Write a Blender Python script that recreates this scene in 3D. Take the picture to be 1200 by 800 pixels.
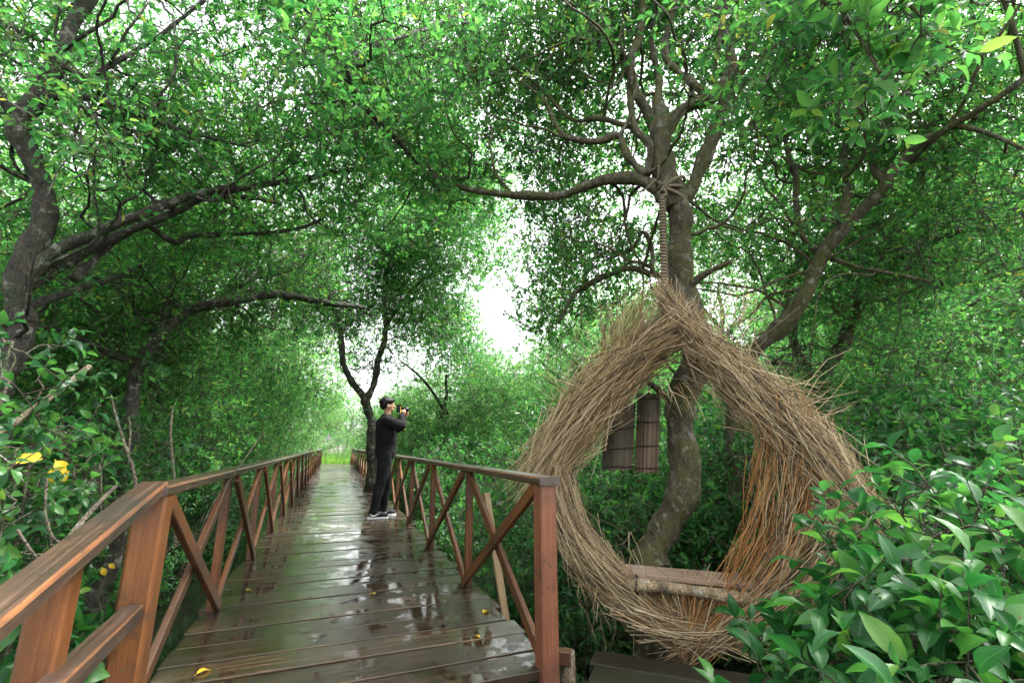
import bpy, math, random
import numpy as np
from mathutils import Vector, Matrix, noise as mnoise

scene = bpy.context.scene
for o in list(bpy.data.objects):
    bpy.data.objects.remove(o)
COL = scene.collection

# ------------------------------------------------------------------ camera, sky, sun, exposure
EYE = np.array([0.0, 0.0, 1.03])
YAW, PITCH, FPX = math.radians(20.9), math.radians(12.9), 533.0
cam_data = bpy.data.cameras.new('camera')
cam_data.sensor_width = 36.0
cam_data.lens = 36.0 * FPX / 1200.0
cam_data.clip_start = 0.02
cam_data.clip_end = 600.0
cam = bpy.data.objects.new('camera', cam_data)
cam.location = EYE.tolist()
cam.rotation_euler = (math.pi / 2 + PITCH, 0.0, -YAW)
COL.objects.link(cam)
scene.camera = cam

SUN_EL, SUN_AZ = math.radians(60), math.radians(95)      # azimuth clockwise from +Y
world = bpy.data.worlds.new('World')
scene.world = world
world.use_nodes = True
wn, wl = world.node_tree.nodes, world.node_tree.links
wn.clear()
w_out = wn.new('ShaderNodeOutputWorld')
w_bg = wn.new('ShaderNodeBackground')
w_sky = wn.new('ShaderNodeTexSky')
w_sky.sky_type = 'NISHITA'
w_sky.sun_disc = False
w_sky.sun_elevation = SUN_EL
w_sky.sun_rotation = SUN_AZ
w_sky.air_density = 1.0
w_sky.dust_density = 4.0
w_sky.ozone_density = 1.0
w_hs = wn.new('ShaderNodeHueSaturation')                  # cloud cover: the blue is almost gone
w_hs.inputs['Saturation'].default_value = 0.10
w_hs.inputs['Value'].default_value = 1.0
w_bg.inputs['Strength'].default_value = 0.15
wl.new(w_sky.outputs[0], w_hs.inputs['Color'])
wl.new(w_hs.outputs[0], w_bg.inputs['Color'])
wl.new(w_bg.outputs[0], w_out.inputs['Surface'])

sun_data = bpy.data.lights.new('sun', 'SUN')
sun_data.energy = 1.4
sun_data.angle = math.radians(25)
sun_data.color = (1.0, 0.96, 0.9)
sun = bpy.data.objects.new('sun', sun_data)
sd = Vector((math.sin(SUN_AZ) * math.cos(SUN_EL), math.cos(SUN_AZ) * math.cos(SUN_EL), math.sin(SUN_EL)))
sun.rotation_euler = sd.to_track_quat('Z', 'Y').to_euler()
COL.objects.link(sun)

scene.view_settings.view_transform = 'Standard'
scene.view_settings.look = 'None'
scene.view_settings.exposure = 2.75
scene.view_settings.gamma = 1.0
scene.view_settings.use_curve_mapping = False
scene.render.engine = 'CYCLES'
cy = scene.cycles
cy.max_bounces = 8
cy.diffuse_bounces = 5
cy.glossy_bounces = 3
cy.transmission_bounces = 4
cy.transparent_max_bounces = 4
cy.caustics_reflective = False
cy.caustics_refractive = False
cy.sample_clamp_indirect = 6.0
cy.use_adaptive_sampling = True
cy.adaptive_threshold = 0.02
cy.use_denoising = True
try:
    cy.denoiser = 'OPENIMAGEDENOISE'
    cy.denoising_prefilter = 'ACCURATE'
except Exception:
    pass

# ------------------------------------------------------------------ measuring from the photograph
_F = np.array([math.sin(YAW) * math.cos(PITCH), math.cos(YAW) * math.cos(PITCH), math.sin(PITCH)])
_R = np.array([math.cos(YAW), -math.sin(YAW), 0.0])
_U = np.cross(_R, _F)


def ray(px, py):
    return _F * FPX + _R * (px - 600) + _U * (400 - py)


def at(px, py, rng_):
    """the point seen at a photo position, a given horizontal distance away"""
    v = ray(px, py)
    return EYE + v * (rng_ / math.hypot(v[0], v[1]))


def on_x(px, py, x):
    v = ray(px, py)
    return EYE + v * (x / v[0])


def on_z(px, py, z):
    v = ray(px, py)
    return EYE + v * ((z - EYE[2]) / v[2])


def metres(p, rpx):
    return rpx * float((np.asarray(p) - EYE) @ _F) / FPX


# ------------------------------------------------------------------ mesh helpers
def unit(a):
    return a / np.maximum(np.linalg.norm(a, axis=-1, keepdims=True), 1e-9)


class Geo:
    """collects vertices and faces and links them as ONE mesh object"""

    def __init__(self):
        self.v, self.q, self.t, self.n = [], [], [], 0
        self.uv = {}

    def add(self, verts, quads=None, tris=None, mat=0, smooth=False, quv=None):
        verts = np.asarray(verts, float).reshape(-1, 3)
        if quads is not None and len(quads):
            q = np.asarray(quads, int)
            self.q.append((q + self.n, np.full(len(q), mat), np.full(len(q), smooth), quv))
        if tris is not None and len(tris):
            t = np.asarray(tris, int)
            self.t.append((t + self.n, np.full(len(t), mat), np.full(len(t), smooth)))
        self.v.append(verts)
        self.n += len(verts)

    def mesh(self, name, mats):
        me = bpy.data.meshes.new(name)
        v = np.concatenate(self.v)
        q = np.concatenate([a[0] for a in self.q]) if self.q else np.zeros((0, 4), int)
        t = np.concatenate([a[0] for a in self.t]) if self.t else np.zeros((0, 3), int)
        mi = np.concatenate([a[1] for a in self.q] + [a[1] for a in self.t])
        sm = np.concatenate([a[2] for a in self.q] + [a[2] for a in self.t])
        me.vertices.add(len(v))
        me.vertices.foreach_set('co', v.astype(np.float32).ravel())
        loops = np.concatenate([q.ravel(), t.ravel()]).astype(np.int32)
        me.loops.add(len(loops))
        me.loops.foreach_set('vertex_index', loops)
        starts = np.concatenate([np.arange(len(q)) * 4, len(q) * 4 + np.arange(len(t)) * 3]).astype(np.int32)
        me.polygons.add(len(starts))
        me.polygons.foreach_set('loop_start', starts)
        me.polygons.foreach_set('material_index', mi.astype(np.int32))
        me.polygons.foreach_set('use_smooth', sm.astype(bool))
        if any(a[3] is not None for a in self.q):
            uvl = me.uv_layers.new(name='UVMap')
            uvs = [a[3] if a[3] is not None else np.zeros((len(a[0]), 4, 2)) for a in self.q]
            uv = np.concatenate([np.concatenate(uvs).reshape(-1, 2), np.zeros((len(t) * 3, 2))])
            uvl.data.foreach_set('uv', uv.astype(np.float32).ravel())
        for m in mats:
            me.materials.append(m)
        me.update(calc_edges=True)
        me.validate()
        return me

    def build(self, name, mats, parent=None, loc=None):
        if not isinstance(mats, (list, tuple)):
            mats = [mats]
        if loc is not None:
            self.v = [a - np.asarray(loc, float) for a in self.v]
        o = bpy.data.objects.new(name, self.mesh(name, mats))
        COL.objects.link(o)
        if loc is not None:
            o.location = list(loc)
        if parent is not None:
            o.parent = parent
        return o


def tag(o, label=None, cat=None, group=None, kind=None):
    if label:
        o['label'] = label
    if cat:
        o['category'] = cat
    if group:
        o['group'] = group
    if kind:
        o['kind'] = kind
    return o


def thing(name, label, cat, loc=(0, 0, 0), rz=0.0, group=None):
    o = bpy.data.objects.new(name, None)
    o.empty_display_size = 0.2
    COL.objects.link(o)
    o.location = list(loc)
    o.rotation_euler = (0, 0, rz)
    return tag(o, label, cat, group)


def copy_tree(o, parent=None):
    c = o.copy()
    COL.objects.link(c)
    if parent is not None:
        c.parent = parent
    for ch in list(o.children):
        copy_tree(ch, c)
    return c


def tubes(geo, P, R, S=6, mat=0, smooth=True, cap=False):
    """N tubes of M points each: P (N,M,3), R (N,M)"""
    P = np.asarray(P, float)
    R = np.asarray(R, float)
    N, M, _ = P.shape
    T = unit(np.gradient(P, axis=1))
    d = unit(P[:, -1] - P[:, 0] + 1e-6)
    ref = np.where(np.abs(d[:, 2:3]) < 0.75, np.array([[0, 0, 1.0]]), np.array([[1.0, 0.2, 0]]))
    A = unit(np.cross(T, ref[:, None, :]))
    B = np.cross(T, A)
    ang = np.arange(S) * 2 * math.pi / S
    V = P[:, :, None, :] + R[:, :, None, None] * (A[:, :, None, :] * np.cos(ang)[None, None, :, None] + B[:, :, None, :] * np.sin(ang)[None, None, :, None])
    i = np.arange(M - 1)[:, None] * S
    j = np.arange(S)[None, :]
    k = (j + 1) % S
    q = np.stack([i + j, i + k, i + S + k, i + S + j], -1).reshape(-1, 4)
    Q = (np.arange(N)[:, None, None] * (M * S) + q[None]).reshape(-1, 4)
    tr = None
    if cap:
        tr = []
        for base in (0, (M - 1) * S):
            f = np.array([[base, base + a, base + a + 1] for a in range(1, S - 1)])
            if base == 0:
                f = f[:, ::-1]
            tr.append((np.arange(N)[:, None, None] * (M * S) + f[None]).reshape(-1, 3))
        tr = np.concatenate(tr)
    geo.add(V.reshape(-1, 3), Q, tr, mat, smooth)


def catmull(pts, step):
    pts = np.asarray(pts, float)
    P = np.vstack([2 * pts[0] - pts[1], pts, 2 * pts[-1] - pts[-2]])
    out = []
    for i in range(1, len(P) - 2):
        n = max(2, int(np.linalg.norm(P[i + 1, :3] - P[i, :3]) / step))
        t = np.linspace(0, 1, n, endpoint=False)[:, None]
        p0, p1, p2, p3 = P[i - 1], P[i], P[i + 1], P[i + 2]
        out.append(0.5 * (2 * p1 + (p2 - p0) * t + (2 * p0 - 5 * p1 + 4 * p2 - p3) * t ** 2 + (3 * p1 - p0 - 3 * p2 + p3) * t ** 3))
    out.append(P[-2][None])
    return np.vstack(out)


def beam(geo, p0, p1, w, h, up=(0, 0, 1), ch=0.006, mat=0, mat_ch=None, rng=random, off=None):
    """a squared timber with chamfered edges; w across, h along 'up'; UV runs along the grain"""
    p0, p1 = np.asarray(p0, float), np.asarray(p1, float)
    d = p1 - p0
    L = float(np.linalg.norm(d))
    d = d / L
    u = np.asarray(up, float)
    s = np.cross(d, u)
    s = s / np.linalg.norm(s)
    u = np.cross(s, d)
    a, b = w / 2, h / 2
    prof = [(-a + ch, -b), (a - ch, -b), (a, -b + ch), (a, b - ch), (a - ch, b), (-a + ch, b), (-a, b - ch), (-a, -b + ch)]
    nseg = max(1, int(L / 0.5))
    V, Q, UV, mats = [], [], [], []
    per = np.cumsum([0] + [math.dist(prof[i], prof[(i + 1) % 8]) for i in range(8)])
    ou, ov = rng.uniform(0, 50), rng.uniform(0, 50)
    for i in range(nseg + 1):
        t = i / nseg
        c = p0 + d * (L * t)
        if off is not None and 0 < i < nseg:
            c = c + np.asarray(off) * math.sin(math.pi * t)
        for (x, y) in prof:
            V.append(c + s * x + u * y)
    qm = {0: [], 1: []}
    for i in range(nseg):
        for j in range(8):
            k = (j + 1) % 8
            quad = (i * 8 + j, i * 8 + k, i * 8 + 8 + k, i * 8 + 8 + j)
            uv = [(ou + L * i / nseg, ov + per[j]), (ou + L * i / nseg, ov + per[j + 1]), (ou + L * (i + 1) / nseg, ov + per[j + 1]), (ou + L * (i + 1) / nseg, ov + per[j])]
            qm[1 if j % 2 else 0].append((quad, uv))
    n = len(V)
    e = nseg * 8
    for (base, rev) in ((0, True), (e, False)):
        for qd in ((0, 1, 2, 3), (0, 3, 4, 7), (4, 5, 6, 7)):
            qd = qd[::-1] if rev else qd
            qm[0].append((tuple(base + x for x in qd), [(ou + prof[x][0] * 0.3, ov + prof[x][1] + prof[x][0]) for x in qd]))
    start = geo.n
    geo.add(V)
    for key in (0, 1):
        q = np.array([a[0] for a in qm[key]]) + start
        uv = np.array([a[1] for a in qm[key]])
        m = mat if key == 0 or mat_ch is None else mat_ch
        geo.q.append((q, np.full(len(q), m), np.full(len(q), False), uv))


# leaf shapes: (along, across, lift); the coarse one for foliage further off, the fine one for leaves near the eye
LEAF_V = np.array([(0, 0, 0), (0.32, 0.21, 0.05), (0.72, 0.17, 0.03), (1, 0, -0.06), (0.72, -0.17, 0.03), (0.32, -0.21, 0.05)], float)
LEAF_Q = np.array([(0, 1, 2, 3), (3, 4, 5, 0)])
_st = [(0.0, 0.012), (0.1, 0.015), (0.22, 0.12), (0.4, 0.195), (0.6, 0.2), (0.78, 0.14), (0.92, 0.055), (1.0, 0.004)]
FINE_V, FINE_Q = [], []
for _i, (_t, _w) in enumerate(_st):
    _c = 0.10 * math.sin(_t * math.pi) - 0.20 * _t * _t
    for _s in (-1, -0.5, 0, 0.5, 1):
        FINE_V.append((_t, _s * _w, _c + 0.34 * abs(_s) * _w + (0.012 * math.sin(_t * 21 + _s) if abs(_s) == 1 else 0)))
    if _i:
        for _j in range(4):
            FINE_Q.append(((_i - 1) * 5 + _j, (_i - 1) * 5 + _j + 1, _i * 5 + _j + 1, _i * 5 + _j))
FINE_V, FINE_Q = np.array(FINE_V), np.array(FINE_Q)[:, ::-1]
_uvv = np.array([(_t, 0.5 + _s * 0.5) for (_t, _w) in _st for _s in (-1, -0.5, 0, 0.5, 1)])
FINE_UV = _uvv[FINE_Q]


def leaves(geo, base, axis, normal, length, mat=0, fine=False, width=1.0):
    tv, tq = (FINE_V, FINE_Q) if fine else (LEAF_V, LEAF_Q)
    axis = unit(axis)
    normal = unit(normal - axis * np.sum(normal * axis, -1, keepdims=True))
    side = np.cross(normal, axis)
    L = np.asarray(length)[:, None, None]
    V = base[:, None, :] + L * (axis[:, None, :] * tv[None, :, 0:1] + side[:, None, :] * tv[None, :, 1:2] * width + normal[:, None, :] * tv[None, :, 2:3])
    n = len(tv)
    Q = (np.arange(len(base))[:, None, None] * n + tq[None]).reshape(-1, 4)
    quv = None
    if fine:
        quv = np.tile(FINE_UV[None], (len(base), 1, 1, 1)).reshape(-1, 4, 2)
    geo.add(V.reshape(-1, 3), Q, None, mat, fine, quv)


def sprigs(geo, base, d, K, leaf, twig, rs, mat=0, tmat=1, fine=False, stalk=True, stalk_r=0.003, width=1.0, droop=0.18):
    """leafy twigs: K leaves set spirally round each twig, closer together at its tip"""
    N = len(base)
    d = unit(d)
    tl = twig * rs.uniform(0.6, 1.3, (N, 1))
    r = rs.normal(size=(N, 3))
    A = unit(np.cross(d, r))
    B = np.cross(d, A)
    bend = rs.normal(size=(N, 3)) * 0.15
    tip = base + (d + bend) * tl
    for k in range(K):
        t = 1 - (1 - (k + 0.5) / K) ** 1.6
        ph = k * 2.4 + rs.uniform(-0.35, 0.35, (N, 1))
        spread = math.radians(78 - 42 * t) + rs.normal(size=(N, 1)) * 0.22
        ax = d * np.cos(spread) + (A * np.cos(ph) + B * np.sin(ph)) * np.sin(spread)
        ax = ax + np.array([0, 0, -droop])
        p = base + (d + bend * t) * tl * t
        nm = d * 0.6 + np.array([0, 0, 0.6]) + rs.normal(size=(N, 3)) * 0.35
        leaves(geo, p, ax, nm, leaf * rs.uniform(0.42, 1.25, N) * (1.08 - 0.3 * t * t), mat, fine, width)
    if stalk:
        P = np.stack([base - d * 0.02, base + (d + bend * 0.5) * tl * 0.5, tip], 1)
        tubes(geo, P, np.tile([[stalk_r, stalk_r * 0.8, stalk_r * 0.4]], (N, 1)), 3, tmat)


def shell(rs, n, inner=0.35):
    v = unit(rs.normal(size=(n, 3)))
    return v * (rs.uniform(inner ** 3, 1, (n, 1)) ** (1 / 3))


# ------------------------------------------------------------------ materials
def nodes_of(name):
    m = bpy.data.materials.new(name)
    m.use_nodes = True
    nt = m.node_tree
    nt.nodes.clear()
    out = nt.nodes.new('ShaderNodeOutputMaterial')
    return m, nt.nodes, nt.links, out


def ramp(n, stops):
    r = n.new('ShaderNodeValToRGB')
    el = r.color_ramp.elements
    while len(el) < len(stops):
        el.new(0.5)
    for e, (p, c) in zip(el, stops):
        e.position = p
        e.color = (*c, 1) if len(c) == 3 else c
    return r


def grey(v):
    return (v, v, v)


def leaf_mat(name, dark, mid, light, odd, trans, rough=0.38, t_mix=0.42, obj_var=0.25, spec=0.32):
    m, n, l, out = nodes_of(name)
    g = n.new('ShaderNodeNewGeometry')
    cr = ramp(n, [(0.0, dark), (0.45, mid), (0.86, light), (0.975, light), (1.0, odd)])
    tc = n.new('ShaderNodeTexCoord')
    nz = n.new('ShaderNodeTexNoise')
    nz.inputs['Scale'].default_value = 1.3
    nz.inputs['Detail'].default_value = 2
    l.new(tc.outputs['Object'], nz.inputs['Vector'])
    ma = n.new('ShaderNodeMath')
    ma.operation = 'MULTIPLY_ADD'
    ma.inputs[1].default_value = 1.1
    ma.inputs[2].default_value = -0.55
    l.new(nz.outputs[0], ma.inputs[0])
    ad = n.new('ShaderNodeMath')
    ad.operation = 'ADD'
    l.new(g.outputs['Random Per Island'], ad.inputs[0])
    l.new(ma.outputs[0], ad.inputs[1])
    mn = n.new('ShaderNodeMath')
    mn.operation = 'MINIMUM'
    mn.inputs[1].default_value = 0.985
    l.new(ad.outputs[0], mn.inputs[0])
    mxx = n.new('ShaderNodeMath')
    mxx.operation = 'MAXIMUM'
    l.new(mn.outputs[0], mxx.inputs[0])
    gt = n.new('ShaderNodeMath')
    gt.operation = 'GREATER_THAN'
    gt.inputs[1].default_value = 0.99
    l.new(g.outputs['Random Per Island'], gt.inputs[0])
    l.new(gt.outputs[0], mxx.inputs[1])
    l.new(mxx.outputs[0], cr.inputs[0])
    oi = n.new('ShaderNodeObjectInfo')
    hs = n.new('ShaderNodeHueSaturation')
    mr = n.new('ShaderNodeMapRange')
    mr.inputs['To Min'].default_value = 1 - obj_var
    mr.inputs['To Max'].default_value = 1 + obj_var
    l.new(oi.outputs['Random'], mr.inputs[0])
    l.new(mr.outputs[0], hs.inputs['Value'])
    l.new(cr.outputs[0], hs.inputs['Color'])
    tint = n.new('ShaderNodeMix')
    tint.data_type = 'RGBA'
    tint.blend_type = 'MULTIPLY'
    tint.inputs[0].default_value = 1
    tint.inputs[7].default_value = (*trans, 1)
    l.new(hs.outputs[0], tint.inputs[6])
    p = n.new('ShaderNodeBsdfPrincipled')
    p.inputs['Roughness'].default_value = rough
    p.inputs['Specular IOR Level'].default_value = spec
    l.new(hs.outputs[0], p.inputs['Base Color'])
    tr = n.new('ShaderNodeBsdfTranslucent')
    l.new(tint.outputs[2], tr.inputs['Color'])
    mx = n.new('ShaderNodeMixShader')
    mx.inputs[0].default_value = t_mix
    l.new(p.outputs[0], mx.inputs[1])
    l.new(tr.outputs[0], mx.inputs[2])
    l.new(mx.outputs[0], out.inputs['Surface'])
    return m


M = {}
M['leaf'] = leaf_mat('leaf_canopy', (0.026, 0.105, 0.036), (0.052, 0.18, 0.053), (0.112, 0.268, 0.068), (0.26, 0.27, 0.055), (2.0, 2.2, 1.5), 0.42, 0.56)
M['leaf_far'] = leaf_mat('leaf_distant', (0.065, 0.16, 0.055), (0.105, 0.23, 0.075), (0.165, 0.31, 0.095), (0.2, 0.29, 0.07), (1.8, 2.0, 1.45), 0.45, 0.53)  # paler leaf copy: sunlit brightness and slight haze put into the colour
M['leaf_shrub'] = leaf_mat('leaf_shrub', (0.014, 0.068, 0.023), (0.032, 0.128, 0.037), (0.075, 0.205, 0.05), (0.12, 0.21, 0.04), (1.9, 2.2, 1.4), 0.34, 0.47, 0.25, 0.40)
M['leaf_near'] = leaf_mat('leaf_glossy', (0.012, 0.076, 0.022), (0.026, 0.13, 0.035), (0.07, 0.215, 0.046), (0.17, 0.28, 0.04), (1.9, 2.2, 1.3), 0.32, 0.42, 0.25, 0.36)


def leaf_near_veins(m):
    """pale midrib and fine pores on the big leaves come from the bump of a small noise"""
    nt = m.node_tree
    n, l = nt.nodes, nt.links
    p = [x for x in n if x.type == 'BSDF_PRINCIPLED'][0]
    tc = n.new('ShaderNodeTexCoord')
    nz = n.new('ShaderNodeTexNoise')
    nz.inputs['Scale'].default_value = 26
    nz.inputs['Detail'].default_value = 4
    bp = n.new('ShaderNodeBump')
    bp.inputs['Strength'].default_value = 0.25
    bp.inputs['Distance'].default_value = 0.01
    l.new(tc.outputs['Object'], nz.inputs['Vector'])
    l.new(nz.outputs[0], bp.inputs['Height'])
    l.new(bp.outputs[0], p.inputs['Normal'])
    uv = n.new('ShaderNodeUVMap')
    sx = n.new('ShaderNodeSeparateXYZ')
    l.new(uv.outputs[0], sx.inputs[0])

    def mth(op, a, b=None):
        k = n.new('ShaderNodeMath')
        k.operation = op
        for i_, v_ in enumerate((a, b)):
            if v_ is None:
                continue
            if isinstance(v_, (int, float)):
                k.inputs[i_].default_value = v_
            else:
                l.new(v_, k.inputs[i_])
        return k.outputs[0]
    av = mth('ABSOLUTE', mth('SUBTRACT', sx.outputs[1], 0.5))
    rib = mth('LESS_THAN', av, 0.022)
    vein = mth('MULTIPLY', mth('GREATER_THAN', mth('SINE', mth('MULTIPLY', mth('ADD', sx.outputs[0], mth('MULTIPLY', av, -0.55)), 88.0)), 0.86), 0.28)
    lines = mth('MAXIMUM', mth('MULTIPLY', rib, 0.8), vein)
    src = p.inputs['Base Color'].links[0].from_socket
    mr_ = n.new('ShaderNodeMix')
    mr_.data_type = 'RGBA'
    mr_.inputs[7].default_value = (0.13, 0.30, 0.09, 1)
    l.new(lines, mr_.inputs[0])
    l.new(src, mr_.inputs[6])
    n9 = n.new('ShaderNodeTexNoise')
    n9.inputs['Scale'].default_value = 42
    n9.inputs['Detail'].default_value = 3
    l.new(tc.outputs['Object'], n9.inputs['Vector'])
    sp = ramp(n, [(0.70, grey(0)), (0.735, grey(0.9))])
    l.new(n9.outputs[0], sp.inputs[0])
    ms_ = n.new('ShaderNodeMix')
    ms_.data_type = 'RGBA'
    ms_.inputs[7].default_value = (0.10, 0.07, 0.02, 1)
    l.new(sp.outputs[0], ms_.inputs[0])
    l.new(mr_.outputs[2], ms_.inputs[6])
    l.new(ms_.outputs[2], p.inputs['Base Color'])
    rr = n.new('ShaderNodeMapRange')
    rr.inputs['To Min'].default_value = 0.24
    rr.inputs['To Max'].default_value = 0.5
    l.new(nz.outputs[0], rr.inputs[0])
    l.new(rr.outputs[0], p.inputs['Roughness'])


leaf_near_veins(M['leaf_near'])
M['leaf_yellow'] = leaf_mat('leaf_yellow', (0.55, 0.36, 0.03), (0.7, 0.46, 0.03), (0.75, 0.55, 0.06), (0.5, 0.3, 0.03), (1.1, 1.1, 0.8), 0.35, 0.3, 0.05)
M['grass'] = leaf_mat('grass_blade', (0.09, 0.2, 0.035), (0.13, 0.27, 0.05), (0.2, 0.33, 0.07), (0.28, 0.3, 0.09), (1.6, 1.7, 1.2), 0.5)


def bark_mat(name, dark, mid, pale, moss, moss_lo=0.5, scale=1.0):
    m, n, l, out = nodes_of(name)
    tc = n.new('ShaderNodeTexCoord')
    mp = n.new('ShaderNodeMapping')
    mp.inputs['Scale'].default_value = (scale, scale, scale * 0.4)
    l.new(tc.outputs['Object'], mp.inputs[0])
    n1 = n.new('ShaderNodeTexNoise')
    n1.inputs['Scale'].default_value = 22
    n1.inputs['Detail'].default_value = 8
    n1.inputs['Roughness'].default_value = 0.65
    l.new(mp.outputs[0], n1.inputs['Vector'])
    cr = ramp(n, [(0.3, dark), (0.52, mid), (0.72, pale)])
    l.new(n1.outputs[0], cr.inputs[0])
    n2 = n.new('ShaderNodeTexNoise')
    n2.inputs['Scale'].default_value = 5
    n2.inputs['Detail'].default_value = 5
    l.new(tc.outputs['Object'], n2.inputs['Vector'])
    mr = ramp(n, [(moss_lo, grey(0)), (moss_lo + 0.14, grey(1))])
    l.new(n2.outputs[0], mr.inputs[0])
    mx = n.new('ShaderNodeMix')
    mx.data_type = 'RGBA'
    l.new(mr.outputs[0], mx.inputs[0])
    l.new(cr.outputs[0], mx.inputs[6])
    mx.inputs[7].default_value = (*moss, 1)
    n3 = n.new('ShaderNodeTexNoise')
    n3.inputs['Scale'].default_value = 13
    n3.inputs['Detail'].default_value = 3
    l.new(tc.outputs['Object'], n3.inputs['Vector'])
    lr = ramp(n, [(0.58, grey(0)), (0.66, grey(0.55))])
    l.new(n3.outputs[0], lr.inputs[0])
    mx2 = n.new('ShaderNodeMix')
    mx2.data_type = 'RGBA'
    l.new(lr.outputs[0], mx2.inputs[0])
    l.new(mx.outputs[2], mx2.inputs[6])
    mx2.inputs[7].default_value = (0.3, 0.3, 0.25, 1)
    p = n.new('ShaderNodeBsdfPrincipled')
    p.inputs['Roughness'].default_value = 0.75
    l.new(mx2.outputs[2], p.inputs['Base Color'])
    bp = n.new('ShaderNodeBump')
    vo = n.new('ShaderNodeTexVoronoi')
    vo.feature = 'DISTANCE_TO_EDGE'
    vo.inputs['Scale'].default_value = 52
    mpv = n.new('ShaderNodeMapping')
    mpv.inputs['Scale'].default_value = (1.0, 1.0, 0.35)
    dsn = n.new('ShaderNodeMix')
    dsn.data_type = 'RGBA'
    dsn.blend_type = 'ADD'
    dsn.inputs[0].default_value = 0.08
    l.new(tc.outputs['Object'], dsn.inputs[6])
    l.new(n3.outputs[1], dsn.inputs[7])
    l.new(dsn.outputs[2], mpv.inputs[0])
    l.new(mpv.outputs[0], vo.inputs['Vector'])
    vr = ramp(n, [(0.0, grey(0)), (0.14, grey(1))])
    l.new(vo.outputs[0], vr.inputs[0])
    hm = n.new('ShaderNodeMath')
    hm.operation = 'MULTIPLY_ADD'
    hm.inputs[1].default_value = 0.3
    l.new(vr.outputs[0], hm.inputs[0])
    l.new(n1.outputs[0], hm.inputs[2])
    dk = n.new('ShaderNodeMix')
    dk.data_type = 'RGBA'
    dk.blend_type = 'MULTIPLY'
    dk.inputs[0].default_value = 1.0
    vr2 = ramp(n, [(0.0, grey(0.75)), (0.10, grey(1))])
    l.new(vo.outputs[0], vr2.inputs[0])
    l.new(mx2.outputs[2], dk.inputs[6])
    l.new(vr2.outputs[0], dk.inputs[7])
    l.new(dk.outputs[2], p.inputs['Base Color'])
    bp.inputs['Strength'].default_value = 0.9
    bp.inputs['Distance'].default_value = 0.03
    l.new(hm.outputs[0], bp.inputs['Height'])
    l.new(bp.outputs[0], p.inputs['Normal'])
    l.new(p.outputs[0], out.inputs['Surface'])
    return m


M['bark'] = bark_mat('bark_mossy', (0.025, 0.02, 0.012), (0.095, 0.08, 0.048), (0.19, 0.17, 0.115), (0.10, 0.10, 0.03), 0.44)
M['bark_dark'] = bark_mat('bark_wet_backlit', (0.012, 0.010, 0.008), (0.038, 0.031, 0.023), (0.10, 0.085, 0.064), (0.04, 0.05, 0.022), 0.5)  # wet bark; the darkness of backlit limbs is also in these tones
M['twig'] = bark_mat('twig_bark', (0.05, 0.04, 0.03), (0.11, 0.09, 0.06), (0.16, 0.13, 0.09), (0.07, 0.09, 0.04))
M['dead'] = bark_mat('dead_wood', (0.13, 0.10, 0.06), (0.24, 0.19, 0.12), (0.34, 0.28, 0.19), (0.2, 0.18, 0.1), 0.6)


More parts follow.
